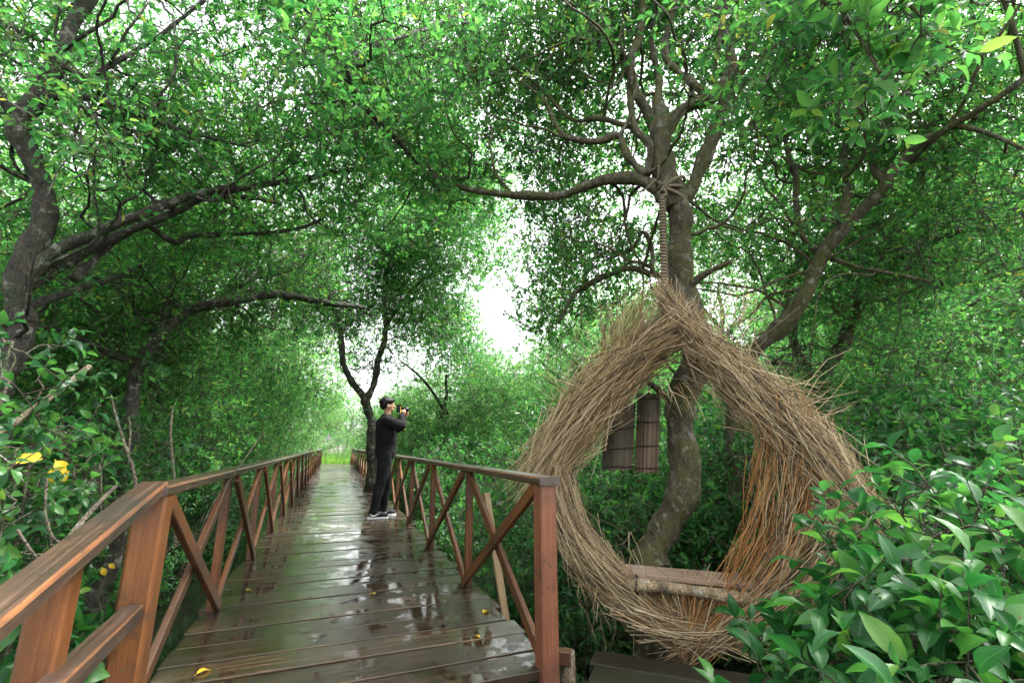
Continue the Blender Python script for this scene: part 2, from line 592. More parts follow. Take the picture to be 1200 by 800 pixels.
def wood_mat(name, a, b, c, rough=(0.3, 0.55), wet=0.0, stain=None, grain=55.0, puddle=None):
    """sawn timber: grain runs along U; optional standing water that turns it glossy"""
    m, n, l, out = nodes_of(name)
    uv = n.new('ShaderNodeUVMap')
    mp = n.new('ShaderNodeMapping')
    mp.inputs['Scale'].default_value = (1.6, grain, 1)
    l.new(uv.outputs[0], mp.inputs[0])
    n1 = n.new('ShaderNodeTexNoise')
    n1.inputs['Scale'].default_value = 1.0
    n1.inputs['Detail'].default_value = 7
    n1.inputs['Roughness'].default_value = 0.62
    n1.inputs['Distortion'].default_value = 0.6
    l.new(mp.outputs[0], n1.inputs['Vector'])
    cr = ramp(n, [(0.28, a), (0.5, b), (0.74, c)])
    l.new(n1.outputs[0], cr.inputs[0])
    g = n.new('ShaderNodeNewGeometry')
    hv = n.new('ShaderNodeHueSaturation')
    mr = n.new('ShaderNodeMapRange')
    mr.inputs['To Min'].default_value = 0.5
    mr.inputs['To Max'].default_value = 1.4
    l.new(g.outputs['Random Per Island'], mr.inputs[0])
    l.new(mr.outputs[0], hv.inputs['Value'])
    l.new(cr.outputs[0], hv.inputs['Color'])
    col = hv.outputs[0]
    tc = n.new('ShaderNodeTexCoord')
    n2 = n.new('ShaderNodeTexNoise')
    n2.inputs['Scale'].default_value = 2.3
    n2.inputs['Detail'].default_value = 6
    n2.inputs['Roughness'].default_value = 0.6
    l.new(tc.outputs['Object'], n2.inputs['Vector'])
    if stain:
        sr = ramp(n, [(0.44, grey(0)), (0.62, grey(0.85))])
        l.new(n2.outputs[0], sr.inputs[0])
        mx = n.new('ShaderNodeMix')
        mx.data_type = 'RGBA'
        l.new(sr.outputs[0], mx.inputs[0])
        l.new(col, mx.inputs[6])
        mx.inputs[7].default_value = (*stain, 1)
        col = mx.outputs[2]
    nf = n.new('ShaderNodeTexNoise')
    nf.inputs['Scale'].default_value = 1.0
    nf.inputs['Detail'].default_value = 5
    nf.inputs['Roughness'].default_value = 0.8
    mpf = n.new('ShaderNodeMapping')
    mpf.inputs['Scale'].default_value = (9.0, grain * 5.0, 1)
    l.new(uv.outputs[0], mpf.inputs[0])
    l.new(mpf.outputs[0], nf.inputs['Vector'])
    fr = ramp(n, [(0.32, grey(0.35)), (0.5, grey(1.0)), (0.7, grey(1.35))])
    l.new(nf.outputs[0], fr.inputs[0])
    mf = n.new('ShaderNodeMix')
    mf.data_type = 'RGBA'
    mf.blend_type = 'MULTIPLY'
    mf.inputs[0].default_value = 0.85
    l.new(col, mf.inputs[6])
    l.new(fr.outputs[0], mf.inputs[7])
    ng = n.new('ShaderNodeTexNoise')
    ng.inputs['Scale'].default_value = 14
    ng.inputs['Detail'].default_value = 8
    ng.inputs['Roughness'].default_value = 0.75
    l.new(tc.outputs['Object'], ng.inputs['Vector'])
    gr_ = ramp(n, [(0.56, grey(0)), (0.66, grey(0.75))])
    l.new(ng.outputs[0], gr_.inputs[0])
    mg = n.new('ShaderNodeMix')
    mg.data_type = 'RGBA'
    l.new(gr_.outputs[0], mg.inputs[0])
    l.new(mf.outputs[2], mg.inputs[6])
    mg.inputs[7].default_value = (0.018, 0.016, 0.011, 1)
    col = mg.outputs[2]
    p = n.new('ShaderNodeBsdfPrincipled')
    l.new(col, p.inputs['Base Color'])
    rr = n.new('ShaderNodeMapRange')
    rr.inputs['To Min'].default_value = rough[0]
    rr.inputs['To Max'].default_value = rough[1]
    l.new(n1.outputs[0], rr.inputs[0])
    bp = n.new('ShaderNodeBump')
    bp.inputs['Distance'].default_value = 0.004
    hsum = n.new('ShaderNodeMath')
    hsum.operation = 'ADD'
    l.new(n1.outputs[0], hsum.inputs[0])
    l.new(nf.outputs[0], hsum.inputs[1])
    l.new(hsum.outputs[0], bp.inputs['Height'])
    if puddle:
        n3 = n.new('ShaderNodeTexNoise')
        n3.inputs['Scale'].default_value = 3.4
        n3.inputs['Detail'].default_value = 7
        n3.inputs['Roughness'].default_value = 0.68
        l.new(tc.outputs['Object'], n3.inputs['Vector'])
        pr = ramp(n, [(puddle, grey(0)), (puddle + 0.05, grey(1))])
        l.new(n3.outputs[0], pr.inputs[0])
        m1 = n.new('ShaderNodeMix')
        m1.data_type = 'FLOAT'
        l.new(pr.outputs[0], m1.inputs[0])
        l.new(rr.outputs[0], m1.inputs[2])
        m1.inputs[3].default_value = 0.03
        l.new(m1.outputs[0], p.inputs['Roughness'])
        m2 = n.new('ShaderNodeMapRange')
        m2.inputs['To Min'].default_value = 0.28
        m2.inputs['To Max'].default_value = 0.02
        l.new(pr.outputs[0], m2.inputs[0])
        l.new(m2.outputs[0], bp.inputs['Strength'])
    else:
        bp.inputs['Strength'].default_value = 0.5
        l.new(rr.outputs[0], p.inputs['Roughness'])
    p.inputs['Coat Weight'].default_value = wet
    p.inputs['Coat Roughness'].default_value = 0.25
    l.new(bp.outputs[0], p.inputs['Normal'])
    l.new(p.outputs[0], out.inputs['Surface'])
    return m


M['plank'] = wood_mat('wet_plank', (0.008, 0.006, 0.004), (0.036, 0.022, 0.012), (0.10, 0.06, 0.034), (0.12, 0.34), 0, (0.034, 0.029, 0.021), 30, 0.485)
M['plank_edge'] = wood_mat('worn_plank_edge', (0.012, 0.009, 0.006), (0.05, 0.035, 0.02), (0.16, 0.115, 0.06), (0.45, 0.7), 0, (0.016, 0.014, 0.010))
M['rail'] = wood_mat('oiled_rail_wood', (0.035, 0.012, 0.004), (0.125, 0.043, 0.013), (0.23, 0.092, 0.032), (0.28, 0.5), 0.12, (0.06, 0.027, 0.013))
M['rail_top'] = wood_mat('weathered_rail_wood', (0.022, 0.013, 0.009), (0.062, 0.036, 0.024), (0.135, 0.086, 0.062), (0.2, 0.42), 0.2, (0.03, 0.025, 0.02))
M['post'] = wood_mat('oiled_post_wood', (0.085, 0.028, 0.008), (0.15, 0.052, 0.013), (0.21, 0.082, 0.023), (0.28, 0.5), 0.12, (0.07, 0.032, 0.016), 95)
M['post_red'] = wood_mat('red_post_wood', (0.105, 0.037, 0.018), (0.185, 0.07, 0.036), (0.25, 0.105, 0.06), (0.3, 0.5), 0.1, (0.10, 0.042, 0.026), 95)
M['pale_wood'] = wood_mat('pale_wood', (0.16, 0.10, 0.045), (0.25, 0.165, 0.08), (0.33, 0.235, 0.13), (0.45, 0.6))
M['seat_wood'] = wood_mat('seat_board', (0.16, 0.10, 0.065), (0.25, 0.165, 0.115), (0.31, 0.215, 0.155), (0.5, 0.7))
M['log_wood'] = wood_mat('peeled_log', (0.12, 0.085, 0.05), (0.34, 0.25, 0.15), (0.5, 0.4, 0.26), (0.5, 0.7), 0, (0.16, 0.12, 0.08), 18)
M['old_plank'] = wood_mat('rotten_plank', (0.006, 0.005, 0.004), (0.02, 0.016, 0.012), (0.05, 0.042, 0.03), (0.3, 0.55), 0.0, (0.028, 0.03, 0.018))
M['peeled'] = bark_mat('peeled_pole', (0.14, 0.10, 0.055), (0.36, 0.27, 0.16), (0.5, 0.4, 0.26), (0.10, 0.075, 0.05), 0.52, 0.8)
for _mm, _sp in (('old_plank', 0.12), ('plank', 0.32)):
    [x for x in M[_mm].node_tree.nodes if x.type == 'BSDF_PRINCIPLED'][0].inputs['Specular IOR Level'].default_value = _sp
M['reed'] = wood_mat('dark_reed', (0.055, 0.036, 0.022), (0.15, 0.10, 0.06), (0.26, 0.18, 0.115), (0.5, 0.7), 0, (0.08, 0.07, 0.045), 120)


def twig_ring_mat():
    m, n, l, out = nodes_of('dry_twigs')
    g = n.new('ShaderNodeNewGeometry')
    cr = ramp(n, [(0.0, (0.03, 0.021, 0.013)), (0.18, (0.13, 0.092, 0.05)), (0.5, (0.37, 0.28, 0.155)), (0.8, (0.58, 0.475, 0.305)), (0.93, (0.42, 0.27, 0.11)), (1.0, (0.22, 0.09, 0.028))])
    l.new(g.outputs['Random Per Island'], cr.inputs[0])
    p = n.new('ShaderNodeBsdfPrincipled')
    p.inputs['Roughness'].default_value = 0.7
    l.new(cr.outputs[0], p.inputs['Base Color'])
    l.new(p.outputs[0], out.inputs['Surface'])
    return m


def plain(name, c, rough=0.6, noise=0.0, scale=30, metal=0):
    m, n, l, out = nodes_of(name)
    p = n.new('ShaderNodeBsdfPrincipled')
    p.inputs['Roughness'].default_value = rough
    p.inputs['Metallic'].default_value = metal
    p.inputs['Specular IOR Level'].default_value = 0.3
    tc = n.new('ShaderNodeTexCoord')
    nz = n.new('ShaderNodeTexNoise')
    nz.inputs['Scale'].default_value = scale
    nz.inputs['Detail'].default_value = 4
    l.new(tc.outputs['Object'], nz.inputs['Vector'])
    cr = ramp(n, [(0.3, tuple(x * (1 - noise) for x in c)), (0.7, tuple(min(1, x * (1 + noise)) for x in c))])
    l.new(nz.outputs[0], cr.inputs[0])
    l.new(cr.outputs[0], p.inputs['Base Color'])
    bp = n.new('ShaderNodeBump')
    bp.inputs['Strength'].default_value = 0.15
    bp.inputs['Distance'].default_value = 0.005
    l.new(nz.outputs[0], bp.inputs['Height'])
    l.new(bp.outputs[0], p.inputs['Normal'])
    l.new(p.outputs[0], out.inputs['Surface'])
    return m


M['twigs'] = twig_ring_mat()
_m, _n, _l, _o = nodes_of('orange_twigs')
_g = _n.new('ShaderNodeNewGeometry')
_c = ramp(_n, [(0.0, (0.10, 0.045, 0.018)), (0.4, (0.3, 0.125, 0.03)), (0.8, (0.43, 0.2, 0.055)), (1.0, (0.45, 0.33, 0.18))])
_l.new(_g.outputs['Random Per Island'], _c.inputs[0])
_p = _n.new('ShaderNodeBsdfPrincipled')
_p.inputs['Roughness'].default_value = 0.65
_l.new(_c.outputs[0], _p.inputs['Base Color'])
_l.new(_p.outputs[0], _o.inputs['Surface'])
M['twigs_orange'] = _m
M['straw'] = _m.copy()
M['straw'].name = 'golden_straw'
_r = [x for x in M['straw'].node_tree.nodes if x.type == 'VALTORGB'][0].color_ramp.elements
for _e, _cc in zip(_r, ((0.16, 0.095, 0.035), (0.33, 0.205, 0.075), (0.46, 0.315, 0.14), (0.52, 0.4, 0.22))):
    _e.color = (*_cc, 1)
M['nail'] = plain('rusty_nail', (0.03, 0.018, 0.012), 0.5, 0.3, 40)
M['rope'] = plain('rope_fibre', (0.2, 0.165, 0.115), 0.85, 0.35, 60)
M['mud'] = plain('mud', (0.05, 0.042, 0.03), 0.6, 0.5, 3)
M['skin'] = plain('skin', (0.42, 0.24, 0.16), 0.5, 0.08, 20)
M['hair'] = plain('hair', (0.004, 0.0035, 0.0035), 0.5, 0.3, 60)
M['jacket'] = plain('black_jacket', (0.0032, 0.0036, 0.004), 0.9, 0.4, 25)
M['trousers'] = plain('dark_trousers', (0.004, 0.0052, 0.007), 0.9, 0.4, 25)
M['shoe'] = plain('dark_shoe', (0.007, 0.008, 0.011), 0.6, 0.3, 40)
M['white'] = plain('white_rubber', (0.72, 0.72, 0.7), 0.5, 0.06, 20)
M['camera_black'] = plain('camera_body', (0.004, 0.004, 0.0045), 0.4, 0.2, 80)
M['strap'] = plain('yellow_strap', (0.75, 0.55, 0.02), 0.6, 0.1, 40)
M['glass'] = plain('lens_glass', (0.01, 0.012, 0.02), 0.06, 0.1, 10)


def water_mat():
    m, n, l, out = nodes_of('swamp_water')
    p = n.new('ShaderNodeBsdfPrincipled')
    p.inputs['Base Color'].default_value = (0.012, 0.016, 0.010, 1)
    p.inputs['Roughness'].default_value = 0.06
    tc = n.new('ShaderNodeTexCoord')
    nz = n.new('ShaderNodeTexNoise')
    nz.inputs['Scale'].default_value = 5
    nz.inputs['Detail'].default_value = 3
    l.new(tc.outputs['Object'], nz.inputs['Vector'])
    bp = n.new('ShaderNodeBump')
    bp.inputs['Strength'].default_value = 0.12
    bp.inputs['Distance'].default_value = 0.02
    l.new(nz.outputs[0], bp.inputs['Height'])
    l.new(bp.outputs[0], p.inputs['Normal'])
    l.new(p.outputs[0], out.inputs['Surface'])
    return m


M['water'] = water_mat()

# ------------------------------------------------------------------ ground and water
WATER_Z = -0.95


def ground_z(x, y):
    z = -1.02 + 0.10 * math.sin(x * 0.9 + 1.3) * math.cos(y * 0.7) + 0.06 * math.sin(x * 2.3 + y * 1.7)
    d = math.hypot(x - 1.0, y)
    if x > 2:
        z += 0.25 * min(1, (x - 2) / 4)
    e = min(1.0, max(0.0, (y - 25.5) / 4.0))
    e = e * e * (3 - 2 * e)
    return z * (1 - e) + e * (-0.12 + 0.012 * max(0.0, d - 30))


def build_ground():
    g = Geo()
    xs = np.concatenate([np.linspace(-200, -30, 12), np.linspace(-28, 30, 75), np.linspace(34, 200, 12)])
    ys = np.concatenate([np.linspace(-200, -12, 10), np.linspace(-10, 50, 90), np.linspace(56, 300, 14)])
    V = [(x, y, ground_z(x, y)) for y in ys for x in xs]
    nx = len(xs)
    Q = [(j * nx + i, j * nx + i + 1, (j + 1) * nx + i + 1, (j + 1) * nx + i) for j in range(len(ys) - 1) for i in range(nx - 1)]
    g.add(V, Q, None, 0, True)
    tag(g.build('ground', M['mud']), kind='structure')
    w = Geo()
    w.add([(-60, -40, WATER_Z), (60, -40, WATER_Z), (60, 27.5, WATER_Z), (-60, 27.5, WATER_Z)], [(0, 1, 2, 3)])
    tag(w.build('water', M['water']), kind='structure')


build_ground()

# ------------------------------------------------------------------ boardwalk
rnd = random.Random(7)
DECK_END = 29.8
XL, XR = -0.62, 1.03


def build_boardwalk():
    root = thing('boardwalk', 'long wet plank boardwalk running straight into the mangrove between two railings', 'boardwalk', (0.2, 2.2, 0))
    par = Vector((0.2, 2.2, 0))
    g = Geo()
    y = 2.235
    while y < DECK_END:
        w = 0.205 + rnd.uniform(-0.012, 0.012)
        zt = rnd.uniform(-0.003, 0.003)
        tilt = rnd.uniform(-0.004, 0.004)
        beam(g, (XL - 0.08 + rnd.uniform(-0.03, 0.02), y + w / 2, -0.021 + zt + tilt), (XR + 0.06 + rnd.uniform(-0.03, 0.03), y + w / 2 + rnd.uniform(-0.004, 0.004), -0.021 + zt - tilt), w, 0.042, ch=0.0035, mat=0, mat_ch=1, rng=rnd, off=(0, 0, rnd.uniform(-0.004, 0.002)))
        if y < 12:
            for xn in (XL + 0.1, 0.2, XR - 0.1):
                for dy in (0.25, 0.75):
                    cx, cy_ = xn + rnd.uniform(-0.012, 0.012), y + w * dy + rnd.uniform(-0.01, 0.01)
                    a_ = np.arange(7) * 2 * math.pi / 7
                    g.add([(cx + 0.0055 * math.cos(q_), cy_ + 0.0055 * math.sin(q_), zt + 0.0045) for q_ in a_], None, [(0, i_, i_ + 1) for i_ in range(1, 6)], 2)
        y += w + rnd.uniform(0.008, 0.016)
    g.build('deck', [M['plank'], M['plank_edge'], M['nail']], root, par)
    root.children[0].location = (0, 0, 0)
    for x in (XL + 0.1, 0.2, XR - 0.1):
        b = Geo()
        beam(b, (x, 2.3, -0.125), (x, DECK_END - 0.05, -0.125), 0.08, 0.15, mat=0, rng=rnd)
        o = b.build('joist', M['old_plank'], root, par)
        o.location = (0, 0, 0)
    for i in range(10):
        for x in (XL + 0.1, XR - 0.1):
            b = Geo()
            yy = 2.5 + i * 2.9
            beam(b, (x, yy, -1.5), (x, yy, -0.2), 0.1, 0.1, up=(0, 1, 0), rng=rnd)
            o = b.build('support_post', M['old_plank'], root, par)
            o.location = (0, 0, 0)


build_boardwalk()


def part(geo, name, mats, root):
    """link geometry given in world coordinates as a part of a thing that stands at root.location"""
    o = geo.build(name, mats, root, root.location)
    o.location = (0, 0, 0)
    return o


def railing(x, side, y0, spacing, n, label):
    root = thing('railing', label, 'railing', (x, y0, 0))
    h = 0.875
    yend = y0 + spacing * n
    g = Geo()
    beam(g, (x, y0 - 0.07, h - 0.02), (x, yend + 0.1, h - 0.02), 0.115, 0.042, mat=0, mat_ch=1, ch=0.008, rng=rnd)
    part(g, 'handrail', [M['rail_top'], M['rail']], root)
    inner = -side
    for i in range(n + 1):
        y = y0 + spacing * i
        g = Geo()
        if i == 0:
            if side > 0:
                beam(g, (x, y, -0.35), (x, y, h - 0.042), 0.085, 0.105, up=(0, 1, 0), ch=0.008, rng=rnd)
                part(g, 'post', M['post_red'], root)
            else:
                beam(g, (x, y, -0.6), (x, y, h - 0.042), 0.108, 0.105, up=(0, 1, 0), ch=0.012, rng=rnd)
                part(g, 'post', M['post'], root)
        else:
            beam(g, (x + side * 0.01, y, -0.16), (x + side * 0.01, y, h - 0.042), 0.05, 0.06, up=(0, 1, 0), ch=0.005, rng=rnd)
            part(g, 'post', M['rail'], root)
        if i < n:
            ya, yb = y + 0.04, y + spacing - 0.03
            for k, (za, zb) in enumerate(((h - 0.06, 0.015), (0.015, h - 0.06))):
                g = Geo()
                xo = x + inner * (0.035 if k == 0 else 0.004)
                beam(g, (xo, ya, za), (xo, yb, zb), 0.03, 0.065, up=(0, 0, 1), ch=0.004, rng=rnd)
                if i < 7:
                    for (yn, zn) in ((ya + 0.05, za + (0.05 if zb > za else -0.05)), (yb - 0.05, zb - (0.05 if zb > za else -0.05)), ((ya + yb) / 2, (za + zb) / 2)):
                        a_ = np.arange(7) * 2 * math.pi / 7
                        dsk = [(xo + inner * 0.0165, yn + 0.006 * math.cos(q_), zn + 0.006 * math.sin(q_)) for q_ in a_]
                        g.add(dsk, None, [(0, i_, i_ + 1) for i_ in range(1, 6)], 1)
                part(g, 'brace', [M['rail'], M['nail']], root)
    return root


railing(XR + 0.005, 1, 2.24, 1.45, 19, 'reddish brown cross braced railing along the right edge beside the photographer')
railing(XL - 0.03, -1, 2.29, 1.45, 19, 'brown cross braced wooden railing along the left edge of the boardwalk')


def ramp_railing():
    root = thing('ramp_railing', 'thick weathered sloping rail in the bottom left corner on orange brown posts', 'railing', (-0.65, 1.2, -0.4))
    g = Geo()
    beam(g, (-0.655, 2.27, 0.868), (-0.648, 0.75, 0.525), 0.10, 0.05, ch=0.01, mat=0, mat_ch=1, rng=rnd)
    part(g, 'handrail', [M['rail_top'], M['rail']], root)
    g = Geo()
    beam(g, (-0.645, 2.225, 0.43), (-0.63, 0.75, 0.36), 0.07, 0.06, ch=0.006, mat=0, mat_ch=1, rng=rnd)
    part(g, 'middle_rail', [M['rail_top'], M['rail']], root)
    for yy in (1.77, 0.95):
        g = Geo()
        zt = 0.868 - (2.27 - yy) * 0.2257 - 0.03
        beam(g, (-0.70, yy, -0.6), (-0.70, yy, zt), 0.09, 0.08, up=(0, 1, 0), ch=0.012, rng=rnd)
        part(g, 'post', M['post'], root)


ramp_railing()


def landing():
    root = thing('landing', 'lower wet plank step at the near end of the boardwalk', 'platform', (0.25, 1.2, -0.12))
    g = Geo()
    y = 2.19
    z = -0.1
    while y > -1.4:
        w = 0.2
        beam(g, (-0.8, y - w / 2, z - 0.022), (1.22 + rnd.uniform(-0.03, 0.03), y - w / 2, z - 0.022), w, 0.044, ch=0.0035, mat=0, mat_ch=1, rng=rnd)
        y -= w + 0.009
        z -= 0.03
    part(g, 'deck', [M['plank'], M['plank_edge']], root)
    g = Geo()
    for x in (-0.55, 1.0):
        beam(g, (x, 2.1, -0.22), (x, -1.3, -0.72), 0.07, 0.1, rng=rnd)
    part(g, 'joist', M['old_plank'], root)


landing()

# fallen leaves on the wet planks
LEAF_SPOTS = [((286, 692), 'small yellow leaf lying beside the left railing on the wet planks', 0.055, 0.4),
              ((440, 696), 'yellow leaf lying alone in the middle of the wet boardwalk', 0.06, 2.2),
              ((566, 719), 'long pale yellow leaf near the right edge of the planks', 0.085, 0.9),
              ((562, 747), 'short yellow leaf on the glossy puddle by the right post', 0.055, 1.8),
              ((228, 791), 'curled orange leaf at the bottom left corner of the planks', 0.08, 0.7)]
rs = np.random.default_rng(3)
for (pp, lab, ll, a) in LEAF_SPOTS:
    p = on_z(pp[0], pp[1], 0.006)
    g = Geo()
    ax = np.array([[math.cos(a), math.sin(a), 0.05]])
    leaves(g, np.array([p]), ax, np.array([[0.1, 0.1, 1.0]]), np.array([ll]), 0, True, 1.2)
    o = g.build('fallen_leaf', M['leaf_yellow'], None, p + np.array([0, 0, 0.012]))
    tag(o, lab, 'leaf', 'yellow leaves fallen on the boardwalk')


# ------------------------------------------------------------------ trees traced from the photograph, each limb at its own distance
def over_walk(p, pad=0.75):
    """in the headroom of the boardwalk, where the branches are kept cut back"""
    return -0.7 - pad < p[0] < 1.1 + pad and 0 < p[1] < 29 and p[2] < 2.2 + pad


class Tree:
    def __init__(self, seed, bark='bark'):
        self.rs = np.random.default_rng(seed)
        self.wood = Geo()
        self.crown = Geo()
        self.nodes = []          # skeleton points that clumps may grow from
        self.noderad = []
        self.clumps = []         # (centre, radius)
        self.bark = bark
        self.base = None

    def limb(self, pts, sides=10, foliage=None, rough=0.10, start=0.3):
        """pts: (px, py, distance, radius in photo pixels), or (x, y, z, r) in metres when the first entry is 'm'"""
        if pts[0] == 'm':
            A = np.array(pts[1:], float)
        else:
            A = []
            for (px, py, r, rp) in pts:
                p = at(px, py, r)
                A.append((*p, metres(p, rp * 0.86)))
            A = np.array(A)
        if self.base is None:
            self.base = A[0, :3].copy()
        S = catmull(A, 0.035 if sides > 6 else 0.09)
        n = len(S)
        t = np.arange(n) * 0.035
        rs_ = self.rs
        ph = rs_.uniform(0, 6.28, 8)
        rad = np.maximum(S[:, 3], 0.003) * (1 + rough * (np.sin(t * 9 + ph[0]) + 0.7 * np.sin(t * 23 + ph[1])))
        c = S[:, :3].copy()
        w = S[:, 3:4] * 0.35
        c[:, 0:1] += w * np.sin(t * 6 + ph[2])[:, None]
        c[:, 1:2] += w * np.sin(t * 7 + ph[3])[:, None]
        c[:, 2:3] += w * np.sin(t * 5 + ph[4])[:, None]
        k0 = len(self.wood.v)
        tubes(self.wood, c[None], rad[None], sides, 0, True, True)
        if sides > 6:
            V = self.wood.v[k0]
            ctr = np.repeat(c, sides, axis=0)
            rr_ = np.repeat(rad, sides)
            f = np.array([mnoise.noise(Vector(v) * 9.0) * 0.30 + mnoise.noise(Vector(v) * 26.0) * 0.16 + max(0.0, mnoise.noise(Vector(v) * 4.0 + Vector((7, 3, 1))) - 0.28) * 0.9 for v in V])
            f = np.clip(f, -0.3, 0.5) * np.minimum(1.0, 0.03 / np.maximum(rr_, 0.03)) ** 0.5
            self.wood.v[k0] = ctr + (V - ctr) * (1 + f)[:, None]
        self.nodes.extend(c[::4])
        self.noderad.extend(rad[::4])
        if foliage:
            dens, rc, spread = foliage
            L = np.cumsum(np.r_[0, np.linalg.norm(np.diff(c, axis=0), axis=1)])
            for s in np.arange(L[-1] * start, L[-1] + 0.01, 1.0 / dens):
                i = min(n - 1, np.searchsorted(L, s))
                off = rs_.normal(size=3) * spread
                off[2] = abs(off[2]) * 0.8 - 0.1
                away = unit(c[i] - EYE)
                off += away * (0.42 + abs(rs_.normal()) * spread * 0.7 - min(0.0, float(off @ away)))
                self.clumps.append((c[i] + off, rc * rs_.uniform(0.75, 1.25)))
        return c

    def blob(self, px, py, r, n, spread, rc):
        p = at(px, py, r)
        for _ in range(n):
            self.clumps.append((p + self.rs.normal(size=3) * np.asarray(spread), rc * self.rs.uniform(0.75, 1.25)))

    def wander(self, n):
        """long thin crooked branches that show against the leaves"""
        rs_ = self.rs
        N = np.array(self.nodes)
        ok = np.where((np.array(self.noderad) < 0.09) & (N[:, 2] > 1.6))[0]
        if not len(ok):
            return
        P, R = [], []
        for k in rs_.choice(ok, n):
            d = unit(rs_.normal(size=3) * np.array([1, 1, 0.55]) + np.array([0, 0, 0.35]))
            p = N[k].copy()
            ln = rs_.uniform(0.7, 2.0)
            r0 = min(0.016, self.noderad[k] * 0.6)
            path = [p.copy()]
            for q in range(15):
                d = unit(d + rs_.normal(size=3) * 0.24 + np.array([0, 0, 0.03]))
                p = p + d * ln / 15
                path.append(p.copy())
            if any(over_walk(q, 0.3) for q in path):
                continue
            P.append(path)
            R.append(np.linspace(r0, 0.0025, 16))
            if rs_.random() < 0.7:
                self.clumps.append((p, 0.22))
        tubes(self.wood, np.array(P), np.array(R), 5, 0, True)

    def grow(self, sprig_density=34, K=8, leaf=0.095, fine=False, twig=0.2, width=1.0, open_=1.0):
        rs_ = self.rs
        if not fine and np.linalg.norm(self.base) > 0.01:
            self.clumps = [q for q in self.clumps if not over_walk(q[0])]
        if not self.clumps:
            return
        C = np.array([c[0] for c in self.clumps])
        RC = np.array([c[1] for c in self.clumps])
        nodes = [np.array(self.nodes)]
        nr = [np.array(self.noderad)]
        d0 = np.array([np.min(np.linalg.norm(nodes[0] - c, axis=1)) for c in C])
        P, R = [], []
        for i in np.argsort(d0):
            N = np.concatenate(nodes)
            D = np.linalg.norm(N - C[i], axis=1)
            j = int(np.argmin(D))
            a, b = N[j], C[i]
            ln = D[j]
            t = np.linspace(0, 1, 7)[:, None]
            k1, k2 = rs_.normal(size=3) * 0.14 * ln, rs_.normal(size=3) * 0.06 * ln
            path = a + (b - a) * t + np.sin(t * math.pi) * (k1 + np.array([0, 0, 0.10 * ln])) + np.sin(t * 2 * math.pi) * k2
            r0 = min(float(np.concatenate(nr)[j]) * 0.75, 0.008 + 0.010 * ln)
            P.append(path)
            R.append(np.linspace(r0, max(0.003, r0 * 0.35), 7))
            nodes.append(path[3:])
            nr.append(R[-1][3:])
        tubes(self.wood, np.array(P), np.array(R), 5, 0, True)
        RC = RC * open_
        counts = np.maximum(6, (sprig_density * (RC / open_ / 0.4) ** 2)).astype(int)
        idx = np.repeat(np.arange(len(C)), counts)
        n = len(idx)
        off = shell(rs_, n, 0.2) * RC[idx][:, None] * np.array([1, 1, 0.75])
        pos = C[idx] + off
        # inside a clump every spray grows from the nearest one closer to the clump's heart
        par = np.empty_like(pos)
        first = np.r_[0, np.cumsum(counts)]
        for ci in range(len(C)):
            a, b = first[ci], first[ci + 1]
            p = pos[a:b]
            o_ = np.argsort(np.linalg.norm(p - C[ci], axis=1))
            p = p[o_]
            D = np.linalg.norm(p[:, None] - p[None], axis=2)
            D[np.triu_indices(len(p))] = 1e9
            jn = np.argmin(D, axis=1)
            q = p[jn].copy()
            q[0] = C[ci]
            pos[a:b] = p
            par[a:b] = q
        grow_d = unit(pos - par + 1e-5)
        d = grow_d * 0.7 + unit(off + 1e-4)[::1] * 0.15 + rs_.normal(size=(n, 3)) * 0.4 + np.array([0, 0, 0.22])
        sprigs(self.crown, pos, d, K, leaf, twig, rs_, 0, 1, fine, width=width)
        lnk = np.linalg.norm(pos - par, axis=1)[:, None]
        Pm = np.stack([par, (par + pos) / 2 + rs_.normal(size=(n, 3)) * 0.12 * lnk, pos], 1)
        tubes(self.crown, Pm, np.tile([[0.0045, 0.0038, 0.003]], (n, 1)), 3, 1)

    def finish(self, name, label, leafmat='leaf', group=None, cat='tree'):
        b = np.array([self.base[0], self.base[1], self.base[2]])
        root = thing(name, label, cat, tuple(b), 0, group)
        part(self.wood, 'trunk', M[self.bark], root)
        if self.crown.n:
            part(self.crown, 'crown', [M[leafmat], M['twig']], root)
        return root


